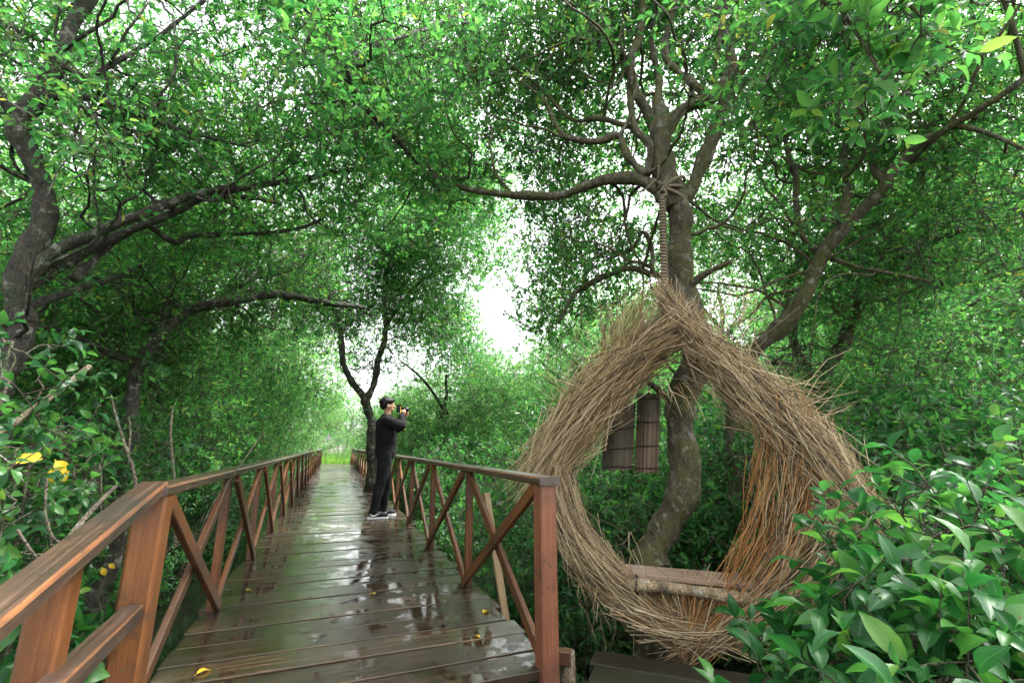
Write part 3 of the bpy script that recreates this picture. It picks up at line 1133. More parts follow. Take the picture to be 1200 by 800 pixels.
def tree_left():
    t = Tree(11, 'bark_dark')
    b = at(8, 480, 4.7)
    t.limb(['m', (b[0] - 0.1, b[1], -1.1, 0.2), (b[0] - 0.05, b[1], -0.2, 0.17)] + [(*at(px, py, r), metres(at(px, py, r), w * 0.82)) for (px, py, r, w) in
           [(8, 430, 4.7, 17), (18, 375, 4.7, 16), (30, 325, 4.7, 16), (47, 265, 4.7, 13), (42, 200, 4.7, 12), (28, 150, 4.7, 12), (38, 112, 4.7, 13), (62, 78, 4.65, 10), (85, 35, 4.6, 9), (120, -50, 4.5, 8), (150, -160, 4.4, 6)]], 12)
    t.limb([(25, 335, 4.7, 11), (60, 300, 4.65, 8.5), (105, 277, 4.6, 7.5), (150, 257, 4.6, 6.5), (200, 238, 4.6, 6), (250, 222, 4.6, 5.5), (300, 219, 4.7, 5), (345, 212, 4.8, 4), (385, 203, 4.9, 3), (430, 196, 5.1, 2)], 8, (3.2, 0.42, 0.45), start=0.4)
    t.limb([(35, 335, 4.7, 8), (75, 306, 4.75, 6), (125, 283, 4.8, 5.5), (165, 268, 4.85, 5), (205, 247, 4.9, 4.5), (240, 232, 5.0, 4), (290, 232, 5.2, 3), (330, 240, 5.4, 2)], 8, (2.6, 0.4, 0.5), start=0.5)
    t.limb([(85, 328, 4.75, 6), (105, 308, 4.8, 4.5), (138, 280, 4.9, 4), (170, 264, 5.0, 4), (205, 285, 5.1, 4), (225, 277, 5.2, 3.5), (280, 273, 5.4, 3), (330, 272, 5.6, 2.6), (370, 260, 5.8, 2), (392, 244, 6, 1.5)], 7, (2.4, 0.38, 0.45), start=0.5)
    t.limb([(20, 362, 4.7, 7), (75, 347, 4.9, 5), (110, 333, 5.1, 4), (150, 318, 5.4, 3), (185, 305, 5.7, 2)], 7, (2.5, 0.4, 0.4), start=0.5)
    t.limb([(38, 112, 4.7, 7), (75, 115, 4.6, 4.5), (110, 117, 4.5, 4), (150, 129, 4.4, 3.5), (200, 148, 4.4, 3), (245, 161, 4.4, 2.5), (292, 173, 4.4, 1.6)], 7, (3.2, 0.4, 0.4), start=0.35)
    t.limb([(65, 75, 4.65, 6), (100, 90, 4.5, 3.5), (140, 70, 4.4, 3), (190, 40, 4.3, 2.5), (240, 0, 4.2, 2)], 7, (3.5, 0.42, 0.4), start=0.3)
    t.limb([(28, 150, 4.7, 8), (-10, 90, 4.6, 6), (-60, 20, 4.5, 5), (-120, -60, 4.5, 3)], 7, (3.0, 0.45, 0.45), start=0.2)
    t.limb([(10, 400, 4.7, 6), (-40, 330, 4.5, 5), (-120, 260, 4.4, 3.5), (-200, 200, 4.4, 2)], 7, (2.2, 0.45, 0.5), start=0.3)
    t.limb([(120, -50, 4.5, 7), (190, -95, 4.0, 5), (280, -60, 3.5, 4.5), (350, 0, 3.3, 4.5), (402, 70, 3.3, 3.6), (420, 115, 3.5, 3.4), (465, 165, 3.9, 3.2), (500, 203, 4.3, 2.4), (528, 243, 4.7, 1.4)], 8, (4.6, 0.38, 0.36), start=0.3)
    t.limb([(402, 70, 3.3, 3.5), (450, 50, 3.5, 3), (510, 30, 3.9, 2.5), (560, 0, 4.4, 2)], 6, (3.6, 0.38, 0.35), start=0.3)
    t.limb([(280, -60, 3.5, 3.5), (330, -140, 3.4, 3), (400, -190, 3.4, 2)], 6, (3, 0.4, 0.4), start=0.3)
    t.blob(250, 110, 5.8, 8, (0.9, 0.8, 0.5), 0.45)
    t.blob(60, 210, 6.2, 8, (0.9, 0.8, 0.6), 0.45)
    t.blob(430, 20, 4.6, 7, (0.6, 0.6, 0.35), 0.4)
    t.blob(515, 130, 5.6, 8, (0.45, 0.6, 0.4), 0.4)
    t.blob(500, 60, 5.2, 6, (0.45, 0.6, 0.35), 0.4)
    t.blob(440, 180, 6.2, 6, (0.5, 0.6, 0.4), 0.42)
    t.blob(480, 110, 4.6, 7, (0.45, 0.5, 0.35), 0.38)
    t.blob(300, 260, 6.4, 7, (0.8, 0.7, 0.5), 0.45)
    t.blob(330, 130, 4.6, 8, (0.7, 0.6, 0.4), 0.42)
    t.blob(180, 190, 4.9, 6, (0.7, 0.6, 0.35), 0.42)
    t.blob(330, 40, 3.9, 7, (0.6, 0.5, 0.35), 0.4)
    t.blob(120, 60, 4.6, 7, (0.7, 0.6, 0.4), 0.42)
    t.wander(46)
    t.grow(56, 9, 0.064, twig=0.17, open_=1.5)
    t.clumps = []
    t.blob(400, 55, 3.0, 5, (0.25, 0.2, 0.18), 0.24)
    t.blob(440, 130, 3.3, 5, (0.22, 0.2, 0.18), 0.24)
    t.blob(495, 195, 3.8, 6, (0.25, 0.2, 0.2), 0.26)
    t.grow(34, 8, 0.082, True, 0.18)
    t.finish('mangrove_tree', 'thick grey trunk at the left edge with long branches arching over the boardwalk')


def tree_arch():
    t = Tree(12, 'bark_dark')
    b = at(150, 520, 6.6)
    t.limb(['m', (b[0], b[1], -1.1, 0.12), (b[0], b[1], -0.1, 0.1)] + [(*at(px, py, r), metres(at(px, py, r), w)) for (px, py, r, w) in
           [(158, 460, 6.6, 7), (163, 425, 6.6, 6.5), (182, 395, 6.6, 6.5), (215, 370, 6.7, 6), (260, 353, 6.8, 5.5), (310, 347, 7.0, 5), (360, 350, 7.2, 4), (400, 357, 7.4, 3.2), (428, 361, 7.6, 2.4)]], 9, (2.0, 0.5, 0.5), start=0.5)
    t.limb([(163, 425, 6.6, 5), (120, 410, 6.5, 4), (70, 388, 6.3, 3.5), (25, 383, 6.2, 3), (-40, 370, 6.2, 2)], 7, (2.2, 0.5, 0.5), start=0.3)
    t.limb([(260, 353, 6.8, 3.5), (300, 320, 7.2, 3), (340, 300, 7.6, 2), (370, 300, 8, 1.5)], 6, (2.4, 0.5, 0.5), start=0.3)
    t.limb([(182, 395, 6.6, 4), (200, 340, 7, 3.5), (210, 280, 7.5, 3), (240, 200, 8, 2)], 6, (2.4, 0.5, 0.6), start=0.3)
    t.blob(200, 400, 7.6, 9, (1.2, 0.8, 0.5), 0.5)
    t.blob(330, 420, 8.4, 8, (1.0, 0.8, 0.5), 0.5)
    t.blob(60, 340, 7.0, 8, (1.2, 0.8, 0.6), 0.5)
    t.wander(30)
    t.grow(58, 9, 0.066, open_=1.5)
    t.finish('mangrove_tree', 'dark leaning tree bent in a low arch behind the left railing')


def tree_fork():
    t = Tree(13, 'bark_dark')
    b = at(437, 530, 11.5)
    t.limb(['m', (b[0], b[1], -1.1, 0.13)] + [(*at(px, py, r), metres(at(px, py, r), w * 0.72)) for (px, py, r, w) in
           [(437, 530, 11.5, 8), (433, 490, 11.5, 7), (428, 465, 11.5, 6.5), (412, 448, 11.4, 5), (402, 420, 11.3, 4.5), (397, 380, 11.2, 4.3), (385, 345, 11.0, 4), (372, 318, 10.8, 3.4), (350, 290, 10.5, 2.8), (328, 262, 10.2, 2)]], 9, (1.6, 0.6, 0.6), start=0.45)
    t.limb([(430, 470, 11.5, 5), (438, 445, 11.5, 4.5), (446, 415, 11.4, 4), (452, 380, 11.3, 3.5), (450, 340, 11.2, 3), (458, 305, 11.0, 2.8), (470, 272, 10.8, 2.3), (492, 232, 10.5, 1.8)], 8, (1.6, 0.6, 0.6), start=0.35)
    t.limb([(397, 385, 11.2, 3), (380, 370, 11.0, 2.2), (362, 350, 10.8, 1.8), (340, 335, 10.5, 1.3)], 6, (1.6, 0.6, 0.5), start=0.3)
    t.limb([(450, 385, 11.3, 2.6), (475, 350, 11.3, 2.2), (500, 325, 11.2, 1.8), (525, 310, 11, 1.4)], 6, (1.7, 0.6, 0.5), start=0.3)
    t.limb([(458, 305, 11.0, 2), (430, 270, 10.7, 1.8), (415, 235, 10.4, 1.4)], 6, (1.7, 0.6, 0.5), start=0.3)
    t.blob(455, 330, 11.5, 4, (1.0, 0.8, 0.6), 0.55)
    t.blob(390, 400, 12.5, 4, (1.0, 0.8, 0.5), 0.55)
    t.blob(545, 200, 9.5, 8, (0.4, 0.8, 0.5), 0.45)
    t.blob(520, 390, 13, 5, (0.6, 0.8, 0.5), 0.55)
    t.blob(470, 250, 11, 6, (1.0, 0.9, 0.7), 0.55)
    t.blob(545, 280, 10.5, 6, (0.3, 0.8, 0.5), 0.42)
    t.blob(500, 275, 10, 12, (0.55, 0.8, 0.6), 0.5)
    t.blob(540, 330, 11, 9, (0.35, 0.8, 0.5), 0.45)
    t.blob(525, 225, 9, 9, (0.45, 0.8, 0.5), 0.48)
    t.blob(470, 360, 12, 9, (0.7, 0.8, 0.6), 0.55)
    t.blob(470, 190, 9.5, 12, (1.0, 1.0, 0.8), 0.55)
    t.blob(515, 330, 10.5, 9, (0.6, 0.8, 0.8), 0.5)
    t.blob(420, 340, 11.0, 5, (0.9, 0.8, 0.6), 0.55)
    t.blob(470, 300, 11.5, 6, (1.2, 0.8, 0.8), 0.65)
    t.blob(360, 250, 10.8, 10, (1.3, 0.8, 0.8), 0.65)
    t.blob(520, 400, 12.5, 8, (0.9, 0.8, 0.8), 0.6)
    t.wander(30)
    t.grow(56, 9, 0.075, open_=1.4)
    t.finish('mangrove_tree', 'forked slender tree just behind the photographer by the right railing')


def tree_nest():
    t = Tree(14, 'bark')
    b = at(765, 690, 3.85)
    t.limb(['m', (b[0], b[1], -0.95, 0.22), (b[0], b[1], -0.4, 0.17)] + [(*at(px, py, r), metres(at(px, py, r), w)) for (px, py, r, w) in
           [(770, 665, 3.85, 21), (778, 625, 3.85, 18), (790, 580, 3.85, 17), (800, 530, 3.85, 17), (806, 490, 3.85, 17), (805, 455, 3.85, 16), (808, 415, 3.82, 16), (810, 375, 3.8, 16), (806, 345, 3.75, 15.5), (802, 315, 3.7, 15), (797, 285, 3.65, 14), (793, 258, 3.6, 14), (788, 232, 3.55, 14), (782, 200, 3.55, 14), (777, 165, 3.55, 13), (773, 142, 3.58, 10), (770, 118, 3.6, 6), (772, 90, 3.65, 4), (764, 50, 3.7, 3), (770, 0, 3.7, 2)]], 14)
    t.limb([(790, 240, 3.55, 12), (772, 216, 3.5, 10), (745, 208, 3.5, 8.5), (715, 210, 3.5, 7), (688, 219, 3.55, 6.5), (660, 230, 3.6, 6), (628, 228, 3.7, 5.5), (590, 227, 3.8, 5), (550, 222, 4.0, 4), (500, 205, 4.3, 2.5)], 10, (1.6, 0.32, 0.3), start=0.62)
    t.limb([(775, 160, 3.55, 11), (762, 135, 3.55, 8), (744, 105, 3.5, 6.5), (739, 72, 3.5, 6), (750, 35, 3.5, 5.5), (752, -10, 3.45, 5), (740, -70, 3.4, 4)], 9, (3.4, 0.36, 0.35), start=0.4)
    t.limb([(776, 165, 3.55, 10), (800, 132, 3.6, 9), (833, 116, 3.6, 8), (851, 88, 3.6, 7.5), (855, 58, 3.55, 7), (848, 22, 3.5, 6), (860, -40, 3.4, 5)], 9, (3.2, 0.36, 0.35), start=0.5)
    t.limb([(833, 116, 3.6, 6), (805, 92, 3.6, 5.5), (780, 62, 3.6, 5), (785, 20, 3.6, 4.5), (800, -40, 3.6, 3.5)], 8, (3.2, 0.36, 0.35), start=0.4)
    t.limb([(792, 245, 3.6, 11), (812, 212, 3.6, 10), (832, 172, 3.65, 9), (846, 130, 3.7, 8.5), (852, 112, 3.7, 7), (868, 78, 3.7, 5.5), (888, 35, 3.7, 4.5), (905, -10, 3.7, 4), (930, -70, 3.7, 3)], 9, (3.0, 0.36, 0.35), start=0.6)
    t.limb([(756, 208, 3.5, 7), (738, 184, 3.45, 5.5), (726, 158, 3.42, 4.8), (700, 165, 3.4, 4.5), (664, 161, 3.4, 4), (652, 148, 3.4, 3.6), (640, 120, 3.4, 2.5), (610, 95, 3.4, 1.8)], 8, (2.6, 0.32, 0.3), start=0.55)
    t.limb([(758, 205, 3.5, 6), (763, 172, 3.45, 5), (745, 150, 3.45, 4.6), (738, 120, 3.5, 4.2), (735, 80, 3.5, 4), (705, 40, 3.45, 3), (670, 10, 3.4, 2.2), (640, -30, 3.4, 1.6)], 8, (3.2, 0.34, 0.32), start=0.5)
    t.limb([(740, 148, 3.5, 4), (700, 138, 3.6, 3.5), (670, 140, 3.7, 3), (640, 110, 3.8, 2.5), (590, 70, 3.9, 1.8)], 7, (3, 0.36, 0.34), start=0.4)
    t.limb([(808, 335, 3.7, 6), (835, 318, 3.6, 4.6), (858, 307, 3.5, 3.4)], 8)
    t.limb([(804, 328, 3.8, 5.5), (765, 322, 3.95, 4.5), (735, 316, 4.1, 4), (702, 326, 4.3, 3.5), (676, 342, 4.5, 3), (655, 378, 4.6, 2)], 7, (1.8, 0.36, 0.3), start=0.5)
    t.limb([(765, 322, 3.95, 3.5), (764, 290, 3.95, 3.3), (753, 272, 3.95, 3), (740, 291, 4, 2.6), (715, 302, 4.1, 2)], 7)
    t.limb([(800, 490, 3.85, 5), (780, 465, 3.7, 4), (757, 447, 3.6, 3.6)], 7)
    t.limb([(900, 10, 3.7, 4), (930, -60, 3.1, 4), (965, -40, 2.6, 3.6), (985, 5, 2.35, 3.2), (1005, 40, 2.25, 2.6), (1030, 85, 2.2, 1.8)], 7, (6.5, 0.26, 0.2), start=0.5)
    t.limb([(965, -40, 2.6, 3), (1030, -20, 2.35, 2.6), (1080, 20, 2.25, 2)], 6, (5.5, 0.26, 0.2), start=0.4)
    t.limb([(860, -40, 3.4, 4), (880, -120, 3.0, 3.5), (850, -200, 2.6, 3)], 6, (2.6, 0.4, 0.4), start=0.3)
    t.limb([(752, -10, 3.45, 4), (690, -90, 3.2, 3.5), (600, -140, 3.0, 2.5)], 6, (2.8, 0.4, 0.4), start=0.3)
    t.blob(650, 265, 5.6, 7, (0.4, 0.6, 0.45), 0.42)
    t.blob(690, 180, 5.6, 8, (0.6, 0.7, 0.5), 0.42)
    t.blob(590, 90, 4.8, 9, (0.6, 0.6, 0.4), 0.4)
    t.blob(845, 220, 6.4, 6, (0.5, 0.7, 0.5), 0.42)
    t.blob(820, 250, 5.8, 6, (0.7, 0.7, 0.5), 0.42)
    t.blob(660, 350, 6.2, 7, (0.4, 0.7, 0.45), 0.45)
    t.blob(560, 150, 5.4, 5, (0.4, 0.5, 0.4), 0.4)
    t.blob(640, 60, 4.2, 10, (0.7, 0.6, 0.35), 0.4)
    t.blob(700, 20, 4.0, 7, (0.6, 0.5, 0.3), 0.4)
    t.blob(880, 60, 4.4, 8, (0.6, 0.6, 0.4), 0.4)
    t.blob(760, 40, 4.4, 7, (0.6, 0.5, 0.4), 0.4)
    t.blob(700, 290, 5.0, 7, (0.45, 0.6, 0.35), 0.4)
    t.blob(640, 180, 4.6, 5, (0.4, 0.5, 0.3), 0.36)
    t.wander(46)
    t.grow(56, 9, 0.064, twig=0.17, open_=1.5)
    t.clumps = []
    t.blob(990, 35, 2.35, 5, (0.2, 0.2, 0.14), 0.22)
    t.blob(1000, 110, 2.4, 3, (0.14, 0.15, 0.1), 0.18)
    t.blob(925, 25, 2.8, 4, (0.2, 0.2, 0.14), 0.2)
    t.blob(890, 110, 3.0, 2, (0.14, 0.15, 0.12), 0.18)
    t.grow(40, 7, 0.105, True, 0.16)
    t.finish('mangrove_tree', 'twisted mossy tree behind the twig nest that carries its rope')


def tree_right():
    t = Tree(15, 'bark_dark')
    b = at(858, 520, 4.9)
    t.limb(['m', (b[0], b[1], -0.9, 0.14), (b[0], b[1], 0.2, 0.12)] + [(*at(px, py, r), metres(at(px, py, r), w * 0.80)) for (px, py, r, w) in
           [(862, 450, 4.9, 12), (880, 412, 4.9, 11), (915, 382, 4.85, 11), (942, 350, 4.8, 10.5), (957, 322, 4.8, 10), (966, 298, 4.75, 9.5), (984, 268, 4.7, 9), (1008, 245, 4.7, 8), (1038, 218, 4.65, 7.5), (1066, 182, 4.6, 6.5), (1108, 152, 4.55, 6), (1152, 124, 4.5, 5), (1202, 90, 4.5, 4.2), (1262, 45, 4.5, 3)]], 11, (1.6, 0.4, 0.45), start=0.72)
    t.limb([(988, 262, 4.7, 6.5), (990, 230, 4.75, 5.5), (988, 200, 4.8, 4.6), (995, 165, 4.9, 3.5), (1010, 120, 5, 2.5)], 8, (3.0, 0.4, 0.4), start=0.5)
    t.limb([(968, 298, 4.75, 5), (945, 281, 4.8, 4.2), (932, 240, 4.85, 3.8), (931, 205, 4.9, 3.6), (918, 158, 5.0, 3.2), (900, 120, 5.1, 2.6), (890, 80, 5.2, 1.8)], 8, (2.6, 0.4, 0.4), start=0.55)
    t.limb([(1120, 146, 4.55, 3.6), (1150, 153, 4.5, 3), (1180, 165, 4.4, 2.6), (1215, 182, 4.3, 2)], 6, (3, 0.4, 0.35), start=0.3)
    t.limb([(1038, 218, 4.65, 5), (1020, 190, 4.8, 4), (1035, 150, 4.9, 3.2), (1070, 100, 5, 2.6), (1100, 50, 5, 2)], 7, (3, 0.42, 0.4), start=0.35)
    t.limb([(968, 300, 4.75, 4), (1000, 312, 4.9, 3.2), (1040, 320, 5.1, 2.6), (1090, 330, 5.3, 2)], 6, (2.6, 0.42, 0.4), start=0.4)
    t.limb([(1202, 90, 4.5, 3.6), (1190, 40, 4.4, 3), (1170, -20, 4.3, 2.4)], 6, (3, 0.42, 0.4), start=0.2)
    t.blob(880, 190, 6.6, 4, (0.7, 0.8, 0.6), 0.46)
    t.blob(1000, 50, 5.8, 8, (0.8, 0.8, 0.5), 0.45)
    t.blob(870, 320, 7.0, 6, (0.6, 0.8, 0.5), 0.46)
    t.blob(1180, 330, 5.4, 8, (0.7, 0.8, 0.5), 0.44)
    t.blob(1120, 90, 5.0, 9, (0.7, 0.7, 0.4), 0.42)
    t.blob(1150, 20, 4.8, 8, (0.7, 0.7, 0.4), 0.42)
    t.blob(1060, 230, 5.4, 7, (0.7, 0.7, 0.4), 0.42)
    t.blob(960, 130, 5.4, 6, (0.6, 0.6, 0.4), 0.42)
    t.wander(46)
    t.grow(56, 9, 0.064, twig=0.17, open_=1.5)
    t.bark = 'bark'
    t.finish('mangrove_tree', 'smooth dark tree leaning out to the upper right from beside the nest')


def tree_rear():
    t = Tree(16, 'bark')
    b = at(968, 540, 7)
    t.limb(['m', (b[0], b[1], -0.9, 0.14)] + [(*at(px, py, r), metres(at(px, py, r), w)) for (px, py, r, w) in
           [(968, 530, 7, 9), (964, 480, 7, 8.5), (964, 440, 7, 8), (985, 405, 7, 7.5), (1005, 365, 7, 7), (1013, 325, 7, 7), (1012, 300, 7, 6.5), (1025, 260, 7.1, 6), (1040, 225, 7.2, 5), (1060, 180, 7.3, 4)]], 10, (1.6, 0.5, 0.5), start=0.6)
    t.limb([(1012, 330, 7, 5.5), (1050, 306, 6.8, 5), (1090, 286, 6.6, 4.6), (1130, 271, 6.4, 4.4), (1170, 264, 6.3, 4), (1225, 258, 6.2, 3)], 8, (2.0, 0.46, 0.45), start=0.3)
    t.limb([(964, 450, 7, 4.5), (930, 428, 6.8, 3.5), (898, 424, 6.6, 2.5)], 7)
    t.limb([(1013, 335, 7, 4), (1060, 325, 6.8, 3), (1110, 331, 6.6, 2.6), (1160, 325, 6.4, 2.2), (1215, 308, 6.3, 1.6)], 6, (2.2, 0.46, 0.45), start=0.3)
    t.limb([(964, 470, 7, 6), (940, 425, 7.1, 6), (930, 385, 7.2, 5.5), (922, 340, 7.3, 5), (935, 300, 7.5, 4), (920, 260, 7.6, 3)], 8, (1.8, 0.5, 0.5), start=0.5)
    t.blob(1090, 370, 7.4, 9, (1.1, 0.8, 0.5), 0.5)
    t.blob(1150, 210, 7.2, 9, (1.1, 0.9, 0.6), 0.5)
    t.blob(900, 240, 7.6, 7, (0.9, 0.9, 0.5), 0.5)
    t.blob(1020, 180, 7.6, 7, (0.9, 0.9, 0.5), 0.5)
    t.wander(36)
    t.grow(54, 9, 0.066, open_=1.5)
    t.finish('mangrove_tree', 'grey tree with two stems standing well behind the nest on the right')


tree_left()
tree_arch()
tree_fork()
tree_nest()
tree_right()
tree_rear()


# ------------------------------------------------------------------ the rest of the mangrove wood
def wood_tree(seed, h, rad, leafmat='leaf', n_clump=42, leaf=0.078):
    """a whole tree standing at the origin, height h, crown radius rad"""
    t = Tree(seed, 'bark_dark')
    r = t.rs
    top = np.array([r.uniform(-0.4, 0.4), r.uniform(-0.4, 0.4), h * 0.8])
    t.limb(['m', (0, 0, -0.3, 0.13), (0.05, 0.02, h * 0.2, 0.10), (top[0] * 0.5 + 0.15, top[1] * 0.4, h * 0.45, 0.08), (*top, 0.035)], 8)
    for i in range(7):
        a = i * 2.4 + r.uniform(-0.5, 0.5)
        z0 = h * r.uniform(0.22, 0.6)
        ro = rad * r.uniform(0.6, 0.95)
        z1 = z0 + h * r.uniform(0.1, 0.32)
        f = z0 / h
        p0 = np.array([top[0] * f, top[1] * f, z0])
        p3 = np.array([math.cos(a) * ro, math.sin(a) * ro, z1])
        m = (p0 + p3) / 2 + np.array([0, 0, r.uniform(-0.1, 0.5)])
        t.limb(['m', (*p0, 0.06), (*m, 0.04), (*p3, 0.015)], 6)
    for i in range(n_clump):
        v = shell(r, 1, 0.45)[0]
        c = np.array([v[0] * rad, v[1] * rad, h * 0.56 + v[2] * h * 0.42])
        t.clumps.append((c, r.uniform(0.5, 0.85)))
    t.base = np.zeros(3)
    t.grow(36, 9, leaf, twig=0.24, open_=1.3)
    return t


def plant_shrub(seed, h, rad, n_clump, leaf, rc=0.32, dens=30):
    t = Tree(seed, 'twig')
    r = t.rs
    for i in range(7):
        a = i * 2.4
        t.limb(['m', (0.04 * math.cos(a), 0.04 * math.sin(a), -0.15, 0.014), (rad * 0.35 * math.cos(a), rad * 0.35 * math.sin(a), h * 0.45, 0.011), (rad * 0.7 * math.cos(a + 0.3), rad * 0.7 * math.sin(a + 0.3), h * r.uniform(0.6, 0.95), 0.005)], 5)
    for i in range(n_clump):
        v = shell(r, 1, 0.3)[0]
        t.clumps.append((np.array([v[0] * rad, v[1] * rad, max(0.12, h * 0.5 + v[2] * h * 0.5)]), rc * r.uniform(0.7, 1.25)))
    t.base = np.zeros(3)
    t.grow(dens, 8, leaf, twig=0.16)
    return t


PROTO_TREES = []
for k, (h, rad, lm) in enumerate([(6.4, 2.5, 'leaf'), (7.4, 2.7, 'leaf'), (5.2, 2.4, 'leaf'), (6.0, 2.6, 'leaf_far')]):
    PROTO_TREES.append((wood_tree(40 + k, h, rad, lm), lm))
PROTO_SHRUBS = []
for k, (h, rad, n, lf) in enumerate([(1.7, 0.95, 26, 0.075), (1.3, 0.8, 20, 0.085), (2.3, 1.05, 32, 0.08), (1.0, 0.75, 16, 0.07)]):
    PROTO_SHRUBS.append((plant_shrub(60 + k, h, rad, n, lf), 'leaf_shrub'))

_linked = {}


def place(kind, idx, x, y, rz, sc, label, group, z=None, mat=None):
    """first use builds the thing and its parts, later uses copy them"""
    key = (kind, idx, mat)
    z = ground_z(x, y) if z is None else z
    if key not in _linked:
        src, lm = (PROTO_TREES if kind == 'tree' else PROTO_SHRUBS)[idx]
        root = thing('mangrove_tree' if kind == 'tree' else 'shrub', label, kind, (0, 0, 0), 0, group)
        shared = [o for (k2, o) in _linked.items() if k2[0] == kind and k2[1] == idx]
        tr = src.wood.build('trunk' if kind == 'tree' else 'stems', M[src.bark], root)
        cr = src.crown.build('crown', [M[mat or lm], M['twig']], root)
        _linked[key] = root
    else:
        root = copy_tree(_linked[key])
    root['label'] = label
    root['group'] = group
    root.location = (x, y, z)
    root.rotation_euler = (0, 0, rz)
    root.scale = (sc, sc, sc * (0.92 + 0.16 * ((rz * 3.7) % 1)))
    return root


R2 = random.Random(21)


def clear_of(x, y):
    """keep the walk, the nest and the bright opening in the wood free"""
    px = 600 + 533 * ((np.array([x, y, 1.03]) - EYE) @ _R) / max(0.1, ((np.array([x, y, 1.03]) - EYE) @ _F))
    return px


ORD = ['first', 'second', 'third', 'fourth', 'fifth', 'sixth', 'seventh', 'eighth', 'ninth', 'tenth', 'eleventh', 'twelfth', 'thirteenth', 'fourteenth', 'fifteenth', 'sixteenth', 'seventeenth', 'eighteenth', 'nineteenth', 'twentieth']


def by_post(y):
    return ORD[int(min(19, max(0, round((y - 2.27) / 1.45))))]


_used_labels = set()


def own(*options):
    for t_ in options:
        if t_ not in _used_labels:
            _used_labels.add(t_)
            return t_
    return options[-1]


# (x, y, prototype, scale)
for (x, y, k, s) in [(-3.6, 8.2, 0, 0.95), (-5.6, 6.0, 1, 1.0), (-3.4, 11.6, 1, 1.0), (-6.4, 10.0, 2, 1.1), (-3.2, 15.2, 0, 1.05), (-6.0, 14.0, 1, 1.05), (-3.0, 19.5, 2, 1.2), (-6.2, 18.8, 0, 1.1), (-4.6, 23.0, 1, 1.0), (-9.0, 12.5, 1, 1.2), (-9.5, 17.5, 0, 1.2), (-7.5, 24.0, 2, 1.2)]:
    row = 'nearest row' if x > -4.7 else ('second row' if x > -7 else 'deepest row')
    lab = own('dense mangrove tree in the %s behind the left railing, level with its %s post' % (row, by_post(y)))
    place('tree', k, x, y, R2.uniform(0, 6.28), s, lab, 'trees of the left thicket')
for (x, y, k, s, lab) in [(3.2, 13.4, 2, 0.95, 'leafy tree standing right behind the photographer, past the right railing'),
                          (6.8, 11.4, 2, 1.1, 'leafy tree behind the left shoulder of the twig nest'),
                          (9.6, 13.5, 0, 1.05, 'leafy tree straight behind the rope and the tip of the nest'),
                          (11.4, 8.6, 2, 1.15, 'dense tree close behind the two stemmed grey tree'),
                          (9.8, 5.4, 0, 0.95, 'dense tree under the long horizontal branch at the right edge'),
                          (12.6, 4.2, 1, 1.05, 'dense tree cut off by the right edge of the photo'),
                          (15.5, 11.5, 1, 1.2, 'large tree deep behind the leaning dark limb on the right')]:
    place('tree', k, x, y, R2.uniform(0, 6.28), s, lab, 'trees of the right thicket')
for (x, y, k, s, lab) in [(2.9, 22.0, 2, 0.9, 'darker round tree over the far end of the right railing'),
                          (13.0, 26.0, 3, 1.0, 'pale tree far behind the left shoulder of the nest'),
                          (9.2, 21.5, 3, 0.95, 'pale low tree under the white gap in the canopy, right half'),
                          (7.2, 20.0, 3, 0.88, 'pale low tree under the white gap in the canopy, left half'),
                          (10.8, 30.0, 3, 1.3, 'tall pale tree furthest back under the white gap'),
                          (4.6, 19.5, 3, 0.9, 'pale tree between the photographer and the white gap'),
                          (16.5, 22.0, 3, 1.1, 'pale tree far behind the tip of the nest'),
                          (15.0, 17.0, 3, 1.1, 'pale tree far behind the rope and mossy trunk'),
                          (6.3, 25.0, 3, 0.72, 'small pale tree far off between the photographer and the gap')]:
    place('tree', k, x, y, R2.uniform(0, 6.28), s, lab, 'trees in the middle distance')
for (x, y, k, s, lab) in [(-7.5, 13.5, 3, 1.75, 'tall pale crown behind the thick grey trunk at the left edge'),
                          (-3.9, 20.5, 3, 1.8, 'tall pale crown above the low dark arch on the left'),
                          (-13.5, 17, 3, 1.9, 'tall pale crown furthest back at the left edge'),
                          (12.6, 18.5, 3, 1.7, 'tall pale crown behind the horizontal limb of the rope tree'),
                          (15.5, 14.0, 3, 1.8, 'tall pale crown between the rope tree and the leaning dark limb'),
                          (16.8, 9.2, 3, 1.8, 'tall pale crown above the leaning dark limb on the right'),
                          (16.0, 4.0, 3, 1.7, 'tall pale crown cut off by the right edge of the photo'),
                          (17.0, 22.0, 3, 1.8, 'tall pale crown furthest back behind the rope')]:
    place('tree', k, x, y, R2.uniform(0, 6.28), s, lab, 'tall trees closing the canopy')
for (x, y, k, s) in [(-3.5, 36.0, 3, 1.0), (5.0, 34.0, 3, 0.9), (-7.0, 33.0, 3, 1.2), (1.2, 46.0, 3, 1.0), (-2.0, 50.0, 3, 1.2), (10.0, 40.0, 3, 0.85), (16.0, 38.0, 3, 0.95), (6.0, 52.0, 3, 1.1), (14.0, 52.0, 3, 1.0)]:
    place('tree', k, x, y, R2.uniform(0, 6.28), s, 'light green tree far off beyond the end of the boardwalk', 'trees beyond the far end')

